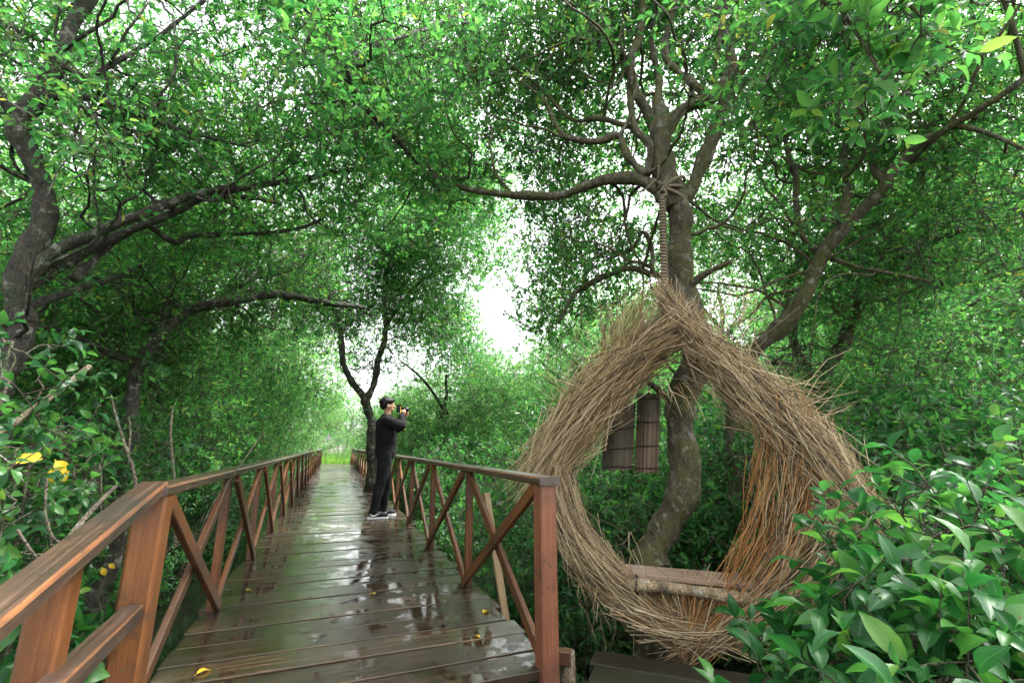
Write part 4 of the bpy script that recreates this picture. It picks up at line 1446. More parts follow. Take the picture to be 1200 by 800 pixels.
LOOK = ['bushy', 'low', 'tall', 'small']
for i in range(16):
    x, y, k, s = -1.9 - R2.uniform(0.1, 0.9), 4.4 + i * 1.5 + R2.uniform(-0.3, 0.3), R2.choice([0, 2, 0, 1]), R2.uniform(0.9, 1.15)
    place('shrub', k, x, y, R2.uniform(0, 6.28), s, own('%s dark shrub close behind the left railing at its %s post' % (LOOK[k], by_post(y)), '%s dark shrub close behind the left railing just past its %s post' % (LOOK[k], by_post(y))), 'shrubs along the left railing')
for i in range(9):
    x, y, k, s = -3.9 - R2.uniform(0, 1.2), 4.0 + i * 1.9, R2.choice([0, 2]), R2.uniform(1.0, 1.3)
    place('shrub', k, x, y, R2.uniform(0, 6.28), s, own('%s shrub set back in the dark behind the left railing, level with its %s post' % (LOOK[k], by_post(y))), 'shrubs along the left railing')
for i in range(16):
    x, y, k, s = 2.05 + R2.uniform(0.0, 0.6), 5.4 + i * 1.45 + R2.uniform(-0.3, 0.3), R2.choice([0, 1, 2, 2]), R2.uniform(0.85, 1.1)
    place('shrub', k, x, y, R2.uniform(0, 6.28), s, own('%s green shrub close behind the right railing at its %s post' % (LOOK[k], by_post(y)), '%s green shrub close behind the right railing just past its %s post' % (LOOK[k], by_post(y))), 'shrubs along the right railing')
for i in range(9):
    x, y, k, s = 3.4 + R2.uniform(0, 1.0), 6.5 + i * 1.8, R2.choice([0, 2]), R2.uniform(1.0, 1.3)
    place('shrub', k, x, y, R2.uniform(0, 6.28), s, own('%s shrub set back behind the right railing, level with its %s post' % (LOOK[k], by_post(y))), 'shrubs along the right railing')
for (px, r, k, s, lab) in [(690, 5.2, 0, 1.0, 'bushy shrub showing behind the left flank of the nest'),
                           (740, 5.4, 1, 1.05, 'low shrub seen through the nest left of the mossy trunk'),
                           (800, 5.2, 0, 0.95, 'bushy shrub seen through the nest directly behind the mossy trunk'),
                           (850, 5.0, 1, 1.1, 'low shrub seen through the right half of the nest opening'),
                           (905, 5.3, 2, 0.95, 'tall shrub hidden half behind the right flank of the nest'),
                           (960, 5.0, 0, 1.0, 'bushy shrub rising behind the right tip of the nest'),
                           (1010, 4.6, 2, 0.9, 'tall shrub just right of the right tip of the nest'),
                           (1060, 5.0, 2, 1.0, 'tall shrub below the pale thin branch right of the nest'),
                           (1110, 4.5, 0, 1.2, 'wide bushy shrub midway between the nest and the right edge'),
                           (1160, 5.2, 2, 1.0, 'tall shrub near the right edge behind the wide bushy shrub'),
                           (1220, 4.6, 2, 1.0, 'tall shrub cut off by the right edge'),
                           (665, 6.4, 2, 1.0, 'tall shrub rising behind the nest and the right end post'),
                           (730, 6.8, 2, 1.0, 'tall shrub behind the dark reed screens'),
                           (790, 6.6, 2, 1.05, 'tall shrub behind the mossy trunk inside the nest opening'),
                           (860, 6.8, 2, 1.1, 'tall shrub in the upper right of the nest opening'),
                           (930, 6.6, 2, 1.1, 'tall shrub at the foot of the two stemmed grey tree, left side'),
                           (1000, 6.4, 2, 1.15, 'tall shrub at the foot of the two stemmed grey tree, right side'),
                           (1070, 6.8, 2, 1.2, 'large shrub in the back row right of the grey tree'),
                           (1140, 6.6, 2, 1.2, 'large shrub in the back row near the right edge'),
                           (1210, 6.4, 2, 1.2, 'large shrub in the back row cut off by the right edge'),
                           (1040, 3.4, 0, 0.72, 'small leaved shrub directly above the glossy shrub'),
                           (1100, 3.1, 1, 0.85, 'low shrub above the glossy shrub, towards the right'),
                           (1160, 3.3, 0, 0.8, 'bushy shrub behind the broad leaved bush at the right'),
                           (1225, 3.0, 1, 0.9, 'low shrub at the right edge behind the broad leaved bush'),
                           (640, 4.6, 1, 0.8, 'low shrub in the dark between the end post and the nest'),
                           (690, 4.3, 3, 0.9, 'small shrub in the shade under the left foot of the nest'),
                           (850, 4.4, 3, 0.8, 'small shrub behind the right end of the nest bench')]:
    p = at(px, 560, r)
    place('shrub', k, p[0], p[1], R2.uniform(0, 6.28), s, lab, 'shrubs around the nest')
SH_END = [(-1.5, 30.9, 3, 0.8), (1.9, 31.2, 3, 0.9), (0.4, 33.5, 3, 0.7), (-0.9, 35.0, 1, 0.9), (1.7, 36.5, 1, 1.0), (0.6, 40.0, 0, 1.2), (-1.6, 41.0, 0, 1.2), (2.8, 41.0, 0, 1.3)]
for (x, y, k, s) in SH_END:
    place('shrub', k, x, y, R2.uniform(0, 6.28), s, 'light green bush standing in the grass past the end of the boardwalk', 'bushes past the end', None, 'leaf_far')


def far_grass():
    g = Geo()
    r = np.random.default_rng(5)
    n = 16000
    x = r.uniform(-6, 8, n)
    y = r.uniform(29.9, 44, n)
    z = np.array([ground_z(a, b) for a, b in zip(x, y)])
    ax = r.normal(size=(n, 3)) * 0.35 + np.array([0, 0, 1])
    leaves(g, np.stack([x, y, z - 0.02], 1), ax, r.normal(size=(n, 3)), r.uniform(0.2, 0.5, n), 0, False, 0.25)
    tag(g.build('grass', M['grass']), 'bright green grass past the end of the boardwalk', 'grass', None, 'stuff')


far_grass()


# ------------------------------------------------------------------ twig nest with its bench
NAZ = unit(np.array([*(at(812, 560, 1.0) - EYE)[:2], 0.0]))     # horizontal direction from the eye to the nest
NR = np.array([NAZ[1], -NAZ[0], 0.0])
ND = 3.3


def nest_pt(px, py, depth=0.0):
    v = ray(px, py)
    return EYE + v * ((ND + depth) / (v @ NAZ))


def build_nest():
    base = nest_pt(800, 752)
    root = thing('twig_nest', 'giant drop shaped ring of dry woven twigs hanging from a rope', 'swing', tuple(base))
    r = np.random.default_rng(77)
    g = Geo()

    def bundle(path, n, wid, dep, length, seg=5, mat=0, jit=0.16, rad=(0.0012, 0.003), curl=0.028, edge=0.0, doff=0.0):
        C = catmull(np.array([nest_pt(px, py, doff) for (px, py) in path]), 0.02)
        L = np.cumsum(np.r_[0, np.linalg.norm(np.diff(C, axis=0), axis=1)])
        tot = L[-1]
        s0 = r.uniform(-0.25 * length, tot - 0.35 * length, n)
        ln = length * r.uniform(0.5, 1.2, n)
        W = np.array(wid) * 0.88 * 3.3 / 547
        a = r.uniform(0, 2 * math.pi, n)
        q = np.sqrt(r.uniform(edge, 1, n))
        ou, od = np.cos(a) * q, np.sin(a) * q
        skew = r.normal(size=n) * jit
        skewd = r.normal(size=n) * jit * 0.6
        pts = np.zeros((n, seg, 3))
        for k in range(seg):
            t = k / (seg - 1)
            s = s0 + ln * t
            sc = np.clip(s, 0, tot)
            ext = (s - sc)[:, None]
            c = np.stack([np.interp(sc, L, C[:, j]) for j in range(3)], 1)
            i = np.clip(np.searchsorted(L, sc), 1, len(C) - 1)
            T = unit(C[i] - C[i - 1])
            side = unit(np.cross(T, NAZ[None]))
            w = np.interp(sc / tot, np.linspace(0, 1, len(W)), W)[:, None]
            c = c + T * ext + side * (ou[:, None] * w + (skew * (t - 0.5) * ln)[:, None]) + NAZ[None] * (od[:, None] * dep + (skewd * (t - 0.5) * ln)[:, None])
            c = c + r.normal(size=(n, 3)) * 0.005
            pts[:, k] = c
        lin = np.linspace(0, 1, seg)[None, :, None]
        pts = 0.35 * pts + 0.65 * (pts[:, :1] + (pts[:, -1:] - pts[:, :1]) * lin)
        bow = r.normal(size=(n, 3)) * curl
        tt = np.sin(np.linspace(0, 1, seg) * math.pi)[None, :, None]
        pts += bow[:, None, :] * tt * ln[:, None, None]
        rr = r.uniform(*rad, n)[:, None] * np.linspace(1, 0.55, seg)[None]
        tubes(g, pts, rr, 4, mat, True)

    # left shoulder, left foot, right shoulder in two layers, right flank, bottom
    bundle([(806, 374), (758, 406), (712, 450), (673, 498), (638, 548)], 1800, [14, 26, 36, 40, 34], 0.19, 0.52, jit=0.22)
    bundle([(802, 394), (748, 424), (700, 466), (661, 519)], 520, [14, 22, 28, 30], 0.17, 0.6, mat=2, jit=0.13)
    bundle([(645, 528), (654, 585), (678, 640), (720, 688), (778, 726), (830, 738)], 1750, [26, 28, 26, 27, 20, 10], 0.16, 0.46, jit=0.2)
    bundle([(778, 344), (812, 396), (858, 438), (908, 482), (956, 532), (994, 582)], 1800, [6, 16, 28, 34, 36, 24], 0.19, 0.5, jit=0.22)
    bundle([(822, 408), (858, 434), (908, 482), (948, 537), (978, 588)], 800, [14, 20, 28, 32, 28], 0.16, 0.52, jit=0.2)
    bundle([(918, 478), (920, 545), (908, 610), (882, 675), (835, 735)], 380, [28, 36, 34, 30, 18], 0.17, 0.55, mat=1, jit=0.1)
    bundle([(988, 565), (970, 610), (930, 670), (880, 710), (835, 737)], 750, [26, 32, 32, 26, 12], 0.16, 0.52, jit=0.14)
    bundle([(912, 490), (918, 560), (905, 640)], 130, [22, 28, 26], 0.16, 0.5, jit=0.14)
    # bottom fan under the seat
    for i in range(7):
        x = 740 + i * 24
        bundle([(x, 684), (x * 0.6 + 805 * 0.4, 711), (x * 0.25 + 805 * 0.75, 740)], 90, [15, 14, 12], 0.15, 0.32, mat=1 if i % 2 else 0, jit=0.14)
    bundle([(735, 712), (770, 732), (815, 740), (850, 735), (895, 704)], 380, [8, 11, 9, 11, 8], 0.18, 0.46, jit=0.12)
    # crossing layer on the crown and stray ends sticking out
    bundle([(690, 452), (726, 408), (750, 362)], 190, [22, 24, 18], 0.18, 0.33, seg=4, mat=2, jit=0.3)
    bundle([(745, 430), (765, 390), (774, 352)], 90, [22, 18, 10], 0.16, 0.32, seg=4, jit=0.3)
    bundle([(785, 366), (802, 384), (828, 406), (850, 428)], 180, [12, 18, 20, 14], 0.18, 0.4, jit=0.24)

    def strays(px0, px1, py0, py1, n, dirpx, ln):
        a = [nest_pt(r.uniform(px0, px1), r.uniform(py0, py1), r.uniform(-0.2, 0.2)) for _ in range(n)]
        o = nest_pt(800, 400)
        d = unit(nest_pt(800 + dirpx[0], 400 + dirpx[1]) - o)
        a = np.array(a)
        dd = unit(d[None] + r.normal(size=(n, 3)) * 0.38)
        l_ = (ln * r.uniform(0.4, 1.3, n))[:, None]
        b = a + dd * l_
        mdl = (a + b) / 2 + r.normal(size=(n, 3)) * 0.02
        tubes(g, np.stack([a, mdl, b], 1), r.uniform(0.0012, 0.003, n)[:, None] * np.array([[1, 0.8, 0.45]]), 3, 0, True)

    strays(705, 775, 385, 430, 210, (10, -100), 0.33)
    strays(640, 700, 440, 500, 50, (-60, -60), 0.25)
    strays(800, 880, 370, 440, 90, (30, -90), 0.33)
    strays(880, 960, 440, 510, 60, (70, -50), 0.28)
    strays(950, 990, 540, 585, 50, (60, 35), 0.14)
    strays(615, 650, 530, 560, 50, (-70, 40), 0.2)
    strays(660, 760, 620, 720, 70, (20, 90), 0.25)
    strays(770, 850, 440, 460, 40, (40, 50), 0.22)
    strays(640, 720, 400, 470, 60, (-10, -90), 0.25)
    part(g, 'twig_ring', [M['twigs'], M['twigs_orange'], M['straw']], root)

    # seat board behind two peeled logs
    s = Geo()
    zl = nest_pt(745, 684, -0.12)[2]
    c = nest_pt(806, 684, 0.0)
    def bp(u, d, z):
        return np.array([c[0], c[1], 0]) + NR * u + NAZ * d + np.array([0, 0, z])
    beam(s, bp(-0.40, 0.06, zl + 0.03), bp(0.40, 0.06, zl + 0.03), 0.25, 0.026, ch=0.004, rng=rnd)
    seat = part(s, 'seat', M['seat_wood'], root)
    t_ = np.linspace(0, 1, 24)
    P = np.array([bp(-0.36 + 0.79 * t, -0.105 + 0.008 * math.sin(t * 7), zl - 0.012 + 0.006 * math.sin(t * 5)) for t in t_])
    lg = Geo()
    tubes(lg, P[None], (0.036 + 0.003 * np.sin(t_ * 11) - 0.004 * t_)[None], 12, 0, True, True)
    part(lg, 'log', M['peeled'], root)
    tg = Geo()
    for u in (-0.3, 0.28):
        ring = np.array([bp(u + 0.006 * math.sin(a * 3), -0.10 + 0.04 * math.cos(a), zl - 0.005 + 0.055 * math.sin(a)) for a in np.linspace(0, 2 * math.pi, 16)])
        tubes(tg, ring[None], np.full((1, 16), 0.004), 4)
    part(tg, 'lashing', M['bark_dark'], root)


build_nest()


def build_rope():
    top = at(776, 228, 3.42)
    bot = nest_pt(779, 352)
    root = thing('rope', 'thick coiled rope knotted round the tree fork above the nest', 'rope', tuple(top))
    g = Geo()
    n = 40
    C = np.linspace(top, bot, n)
    tubes(g, C[None], np.full((1, n), 0.013), 8)
    m = 700
    t = np.linspace(0, 1, m)
    turns = 34
    ang = t * turns * 2 * math.pi
    cc = top[None] + (bot - top)[None] * t[:, None]
    H = cc + 0.019 * (NR[None] * np.cos(ang)[:, None] + NAZ[None] * np.sin(ang)[:, None])
    tubes(g, H[None], np.full((1, m), 0.011), 6)
    part(g, 'coiled_rope', M['rope'], root)
    k = Geo()
    ctr = at(786, 226, 3.55)
    for i in range(3):
        a = np.linspace(0, 2 * math.pi, 40)
        tl = 0.2 * (i - 1)
        ring = ctr[None] + (0.10 + 0.006 * i) * (NR[None] * np.cos(a)[:, None] + NAZ[None] * np.sin(a)[:, None]) + np.array([0, 0, 1.0])[None] * (0.03 * (i - 1) + tl * 0.35 * np.cos(a))[:, None]
        tubes(k, ring[None], np.full((1, 40), 0.013), 6)
    a = np.linspace(0, 4 * math.pi, 60)
    kn = top[None] + 0.028 * (NR[None] * np.cos(a)[:, None] + np.array([0, 0, 1.0])[None] * np.sin(a)[:, None]) + NAZ[None] * (0.02 * np.sin(a * 1.5))[:, None]
    tubes(k, kn[None], np.full((1, 60), 0.013), 6)
    part(k, 'knot', M['rope'], root)


build_rope()


def hanging_screens():
    c0 = at(742, 470, 3.75)
    root = thing('reed_screen', 'pair of dark weathered reed screens hanging behind the nest opening', 'screen', tuple(c0))
    for (xa, xb, yt, yb) in ((709, 745, 472, 551), (747, 774, 461, 554)):
        g = Geo()
        n = 26
        for i in range(n):
            t = (i + 0.5) / n
            px = xa + (xb - xa) * t
            bulge = 0.12 * math.sin(math.pi * t)
            ytop = yt + (8 * (1 - t) if xa < 720 else 0) + rnd.uniform(-1, 1)
            a, b = at(px, ytop, 3.78 - bulge), at(px - (3 if xa > 720 else 4), yb + rnd.uniform(-2, 1), 3.78 - bulge)
            beam(g, a, b, metres(a, (xb - xa) / n * 1.02), 0.012, up=NAZ, ch=0.002, rng=rnd)
        o = part(g, 'screen_panel', M['reed'], root)
        for f in (0.06, 0.36, 0.66, 0.94):
            bnd = Geo()
            P = []
            for t in np.linspace(0, 1, 14):
                px = xa + (xb - xa) * t - 3 * f
                P.append(at(px, yt + (yb - yt) * f + (8 * (1 - t) * (1 - f) if xa < 720 else 0), 3.766 - 0.12 * math.sin(math.pi * t)))
            tubes(bnd, np.array(P)[None], np.full((1, 14), 0.005), 5)
            bo = bnd.build('binding', M['bark_dark'], o, root.location)
            bo.location = (0, 0, 0)
    h = Geo()
    for (px, py) in ((728, 470), (760, 460)):
        a, b = at(px, py, 3.75), at(px + 4, 400, 3.6)
        tubes(h, np.array([a, (a + b) / 2, b])[None], np.full((1, 3), 0.005), 5)
    part(h, 'hanging_cord', M['rope'], root)


hanging_screens()


# ------------------------------------------------------------------ odd timbers round the end post
def timbers():
    a, b = on_x(570, 578, 1.3), on_x(594, 735, 1.22)
    g = Geo()
    beam(g, b + (b - a) * 0.5, a, 0.055, 0.03, up=(0, 1, 0), ch=0.003, rng=rnd)
    tag(g.build('wooden_stake', M['pale_wood'], None, b), 'pale new wooden stake leaning outside the right railing', 'stake')
    g = Geo()
    p = on_z(664, 762, -0.06)
    P = np.array([p + np.array([0.02, 0.02, -0.95]), p + np.array([0, 0, -0.4]), p])
    tubes(g, P[None], np.array([[0.05, 0.047, 0.045]]), 12, 0, True, True)
    tag(g.build('pile_stump', M['dead'], None, p), 'short round pile stump beside the right end post', 'stump')
    g = Geo()
    q = on_z(646, 768, -0.06)
    beam(g, q + NR * -0.02, q + NR * 0.10 + NAZ * 0.02, 0.06, 0.07, rng=rnd)
    tag(g.build('timber_beam', M['rail'], None, q), 'short weathered timber beam behind the right end post', 'beam')
    root = thing('platform', 'dark mossy plank platform in front of the nest bottom', 'platform', tuple(nest_pt(770, 775, -0.5)))
    z = -0.17
    zc = nest_pt(770, 757, -0.28)
    for i in range(6):
        d = ND - 0.38 - i * 0.19
        g = Geo()
        c = EYE * [1, 1, 0] + NAZ * d
        off = (nest_pt(690, 780) - nest_pt(812, 780)) @ NR
        beam(g, c + NR * (off + 0.02 + 0.03 * (i % 2)) + np.array([0, 0, z]), c + NR * (off + 1.5) + np.array([0, 0, z]), 0.18, 0.05, ch=0.008, rng=rnd)
        part(g, 'plank', M['old_plank'], root)
    for u in (0.2, 1.2):
        g = Geo()
        beam(g, c + NR * (off + u) + np.array([0, 0, z - 0.08]), c + NR * (off + u) + NAZ * 1.0 + np.array([0, 0, z - 0.08]), 0.07, 0.1, rng=rnd)
        part(g, 'bearer', M['old_plank'], root)


timbers()


# ------------------------------------------------------------------ near shrubs with large leaves
def near_shrub(seed, spots, label, leaf, K, n_extra, name='shrub', stem_from=None, dens=9, rc=0.17, mat='leaf_near', width=1.25):
    """spots: (px, py, distance) of leafy heads; stems rise from the ground below"""
    t = Tree(seed, 'twig')
    r = t.rs
    for (px, py, d) in spots:
        p = at(px, py, d)
        b = np.array([p[0] * 0.7 + stem_from[0] * 0.3 + r.uniform(-0.1, 0.1), p[1] * 0.7 + stem_from[1] * 0.3, -0.95])
        t.limb(['m', (*b, 0.013), (*(b * 0.45 + p * 0.55 + r.normal(size=3) * 0.05), 0.010), (*p, 0.006)], 6)
        t.clumps.append((p, rc))
        for _ in range(n_extra):
            t.clumps.append((p + r.normal(size=3) * np.array([0.16, 0.16, 0.12]) - np.array([0, 0, 0.12]), rc))
    t.base = np.array([stem_from[0], stem_from[1], -0.95])
    t.grow(dens, K, leaf, True, 0.16, width)
    root = thing(name, label, 'shrub', tuple(t.base))
    part(t.wood, 'stems', M['twig'], root)
    part(t.crown, 'foliage', [M[mat], M['twig']], root)
    return root


p = at(1020, 790, 1.6)
near_shrub(81, [(973, 773, 1.75), (1008, 708, 1.8), (1068, 743, 1.65), (1003, 808, 1.6), (1053, 803, 1.55), (1118, 793, 1.5), (948, 848, 1.65), (1003, 868, 1.5), (1073, 858, 1.45), (1168, 838, 1.45), (1138, 758, 1.6), (908, 868, 1.7), (953, 808, 1.85), (1188, 778, 1.6)],
           'glossy large leaved shrub filling the bottom right corner in front of the nest', 0.112, 7, 1, stem_from=(p[0], p[1]), dens=54, rc=0.11, width=1.0)
p = at(1180, 680, 2.2)
near_shrub(82, [(1085, 640, 2.4), (1120, 660, 2.2), (1170, 640, 2.2), (1150, 690, 2.0), (1210, 670, 2.0), (1220, 740, 1.8), (1180, 750, 1.8), (1240, 630, 2.2), (1120, 610, 2.8), (1190, 590, 2.8)],
           'broad leaved bush at the right edge beyond the glossy shrub', 0.085, 7, 2, stem_from=(p[0], p[1]), dens=46, mat='leaf_shrub')
p = at(20, 790, 2.6)
near_shrub(83, [(15, 745, 2.5), (60, 770, 2.6), (-40, 760, 2.4), (20, 800, 2.4), (-90, 720, 2.4)],
           'bright green bush at the bottom left corner under the sloping rail', 0.10, 7, 1, stem_from=(p[0] - 0.1, p[1]), dens=40)
p = at(20, 540, 3.0)
sh = near_shrub(84, [(10, 445, 2.7), (45, 480, 2.8), (-30, 480, 2.6), (75, 520, 2.9), (20, 560, 2.7), (100, 560, 3.0), (-50, 560, 2.6), (0, 620, 2.7), (15, 400, 2.8), (70, 600, 3.0)],
                'leggy bush with a few yellow leaves at the left edge above the rail', 0.066, 8, 2, stem_from=(p[0] - 0.3, p[1]), dens=26, mat='leaf_shrub')
ys = [at(40, 541, 2.5), at(52, 540, 2.5), at(64, 538, 2.5), at(72, 546, 2.5), at(60, 548, 2.52), at(120, 664, 2.5), at(127, 660, 2.5)]
ya = np.array([(-0.5, 0.2, 0.1), (-0.6, 0.1, 0.2), (0.3, 0.1, -0.4), (0.2, 0, -0.6), (0.1, 0.1, -0.5), (0.2, 0, -0.5), (0.4, 0, -0.3)])
for a, b, l_ in zip(ys, ya, (0.09, 0.075, 0.075, 0.06, 0.06, 0.035, 0.03)):
    yl = Geo()
    leaves(yl, np.array([a]), b[None], np.array([[0.1, -0.9, 0.5]]), np.array([l_]), 0, True, 1.4)
    part(yl, 'yellow_leaf', M['leaf_yellow'], sh)


def bare_stems():
    """the leafless stems and the leaning dead branch behind the left railing"""
    g = Geo()
    root = thing('dead_branch', 'bare pale dead branch leaning behind the bush on the left', 'branch', tuple(at(10, 505, 2.7)))
    for pts in ([(-30, 525, 2.7, 4), (10, 500, 2.75, 4), (55, 468, 2.8, 3.8), (105, 429, 2.9, 3)],):
        A = np.array([(*at(px, py, d), metres(at(px, py, d), w)) for (px, py, d, w) in pts])
        S = catmull(A, 0.04)
        tubes(g, S[None, :, :3], S[None, :, 3], 8, 0, True, True)
    part(g, 'branch', M['dead'], root)
    root2 = thing('bare_sapling', 'leafless grey twiggy stems rising just behind the left end post', 'plant', tuple(at(160, 600, 2.9)))
    for pts in ([(165, 640, 2.9, 2.4), (158, 560, 2.9, 2.0), (146, 520, 2.9, 1.8), (135, 485, 2.9, 1.3), (130, 462, 2.9, 0.8)],
                [(150, 535, 2.9, 1.3), (153, 505, 2.9, 1.0), (151, 488, 2.9, 0.6)],
                [(206, 640, 3.2, 2.2), (204, 560, 3.2, 1.7), (200, 510, 3.2, 1.4), (203, 475, 3.2, 0.9)],
                [(60, 660, 2.3, 4), (85, 625, 2.4, 3.6), (110, 595, 2.5, 3), (135, 570, 2.7, 2.2)],
                [(20, 620, 1.9, 1.6), (40, 650, 1.9, 1.4), (50, 660, 1.9, 1)],
                [(55, 560, 2.2, 1.4), (53, 600, 2.2, 1.5), (62, 630, 2.2, 1.6), (80, 640, 2.2, 1.6)],
                [(230, 640, 3.4, 1.6), (250, 590, 3.5, 1.3), (285, 540, 3.6, 1), (310, 505, 3.7, 0.6)]):
        A = np.array([(*at(px, py, d), metres(at(px, py, d), w)) for (px, py, d, w) in pts])
        S = catmull(A, 0.05)
        b = Geo()
        tubes(b, S[None, :, :3], S[None, :, 3], 6, 0, True)
        part(b, 'stem', M['twig'], root2)


bare_stems()


# ------------------------------------------------------------------ the photographer
def skin_mesh(name, verts, edges, radii, mat, parent, sub=2, root=0):
    me = bpy.data.meshes.new(name)
    me.from_pydata(verts, edges, [])
    o = bpy.data.objects.new(name, me)
    COL.objects.link(o)
    sk = o.modifiers.new('skin', 'SKIN')
    sk.use_smooth_shade = True
    lay = me.skin_vertices[0].data
    for i, r in enumerate(radii):
        lay[i].radius = r if isinstance(r, tuple) else (r, r)
        lay[i].use_root = (i == root)
    ss = o.modifiers.new('sub', 'SUBSURF')
    ss.levels = sub
    ss.render_levels = sub
    dg = bpy.context.evaluated_depsgraph_get()
    out = bpy.data.meshes.new_from_object(o.evaluated_get(dg))
    o.modifiers.clear()
    o.data = out
    out.materials.clear()
    out.materials.append(mat)
    o.parent = parent
    return o


def ellipsoid(geo, c, rx, ry, rz, mat=0, nu=14, nv=9, zmin=-1.0, fn=None):
    V, Q = [], []
    for j in range(nv + 1):
        a = -math.pi / 2 + math.pi * j / nv
        for i in range(nu):
            b = 2 * math.pi * i / nu
            z = max(math.sin(a), zmin)
            p = np.array([math.cos(a) * math.cos(b), math.cos(a) * math.sin(b), z])
            if fn:
                p = fn(p)
            V.append((c[0] + p[0] * rx, c[1] + p[1] * ry, c[2] + p[2] * rz))
    for j in range(nv):
        for i in range(nu):
            k = (i + 1) % nu
            Q.append((j * nu + i, j * nu + k, (j + 1) * nu + k, (j + 1) * nu + i))
    geo.add(V, Q, None, mat, True)


def local_part(geo, name, mats, parent):
    o = geo.build(name, mats, parent)
    return o


def fused(name, geo, mat, parent, voxel, smooth=4, folds=0.0, fscale=(9, 9, 16), weight=None):
    """overlapping volumes fused into one continuous skin, with soft folds"""
    o = geo.build(name, mat, parent)
    rm = o.modifiers.new('fuse', 'REMESH')
    rm.mode = 'VOXEL'
    rm.voxel_size = voxel
    rm.use_smooth_shade = True
    sm = o.modifiers.new('smooth', 'SMOOTH')
    sm.iterations = smooth
    dg = bpy.context.evaluated_depsgraph_get()
    me = bpy.data.meshes.new_from_object(o.evaluated_get(dg))
    o.modifiers.clear()
    o.data = me
    me.materials.clear()
    me.materials.append(mat)
    if folds:
        for v in me.vertices:
            q = Vector((v.co.x * fscale[0], v.co.y * fscale[1], v.co.z * fscale[2]))
            f = mnoise.noise(q) + 0.5 * mnoise.noise(q * 2.1 + Vector((3, 1, 7)))
            v.co += v.normal * (folds * f)
    me.polygons.foreach_set('use_smooth', np.ones(len(me.polygons), bool))
    return o


def loft(geo, rings, n=18):
    V, Q = [], []
    for (z, cx, cy_, rx, ry) in rings:
        for k in range(n):
            a = 2 * math.pi * k / n
            V.append((cx + rx * math.cos(a), cy_ + ry * math.sin(a), z))
    for i in range(len(rings) - 1):
        for k in range(n):
            m = (k + 1) % n
            Q.append((i * n + k, i * n + m, (i + 1) * n + m, (i + 1) * n + k))
    e = (len(rings) - 1) * n
    T = [(0, k + 1, k) for k in range(1, n - 1)] + [(e, e + k, e + k + 1) for k in range(1, n - 1)]
    geo.add(V, Q, T)


def limb_tube(geo, pts, radii):
    P = catmull(np.column_stack([np.array(pts, float), np.array(radii, float)]), 0.02)
    tubes(geo, P[None, :, :3], P[None, :, 3], 12, 0, True, True)
    for e in (0, -1):
        ellipsoid(geo, P[e, :3], P[e, 3], P[e, 3], P[e, 3], 0, 12, 8)


R_ARM = [(0.0, -0.17, 1.39), (0.10, -0.225, 1.35), (0.205, -0.24, 1.32), (0.225, -0.16, 1.42), (0.232, -0.085, 1.50)]
L_ARM = [(0.0, 0.17, 1.39), (0.10, 0.2, 1.34), (0.21, 0.18, 1.29), (0.25, 0.1, 1.39), (0.275, 0.04, 1.475)]
R_LEG = [(0.02, -0.085, 0.90), (0.0, -0.10, 0.70), (-0.03, -0.105, 0.49), (-0.075, -0.11, 0.28), (-0.105, -0.112, 0.09)]
L_LEG = [(0.03, 0.085, 0.90), (0.05, 0.10, 0.70), (0.085, 0.10, 0.49), (0.075, 0.108, 0.28), (0.06, 0.112, 0.09)]


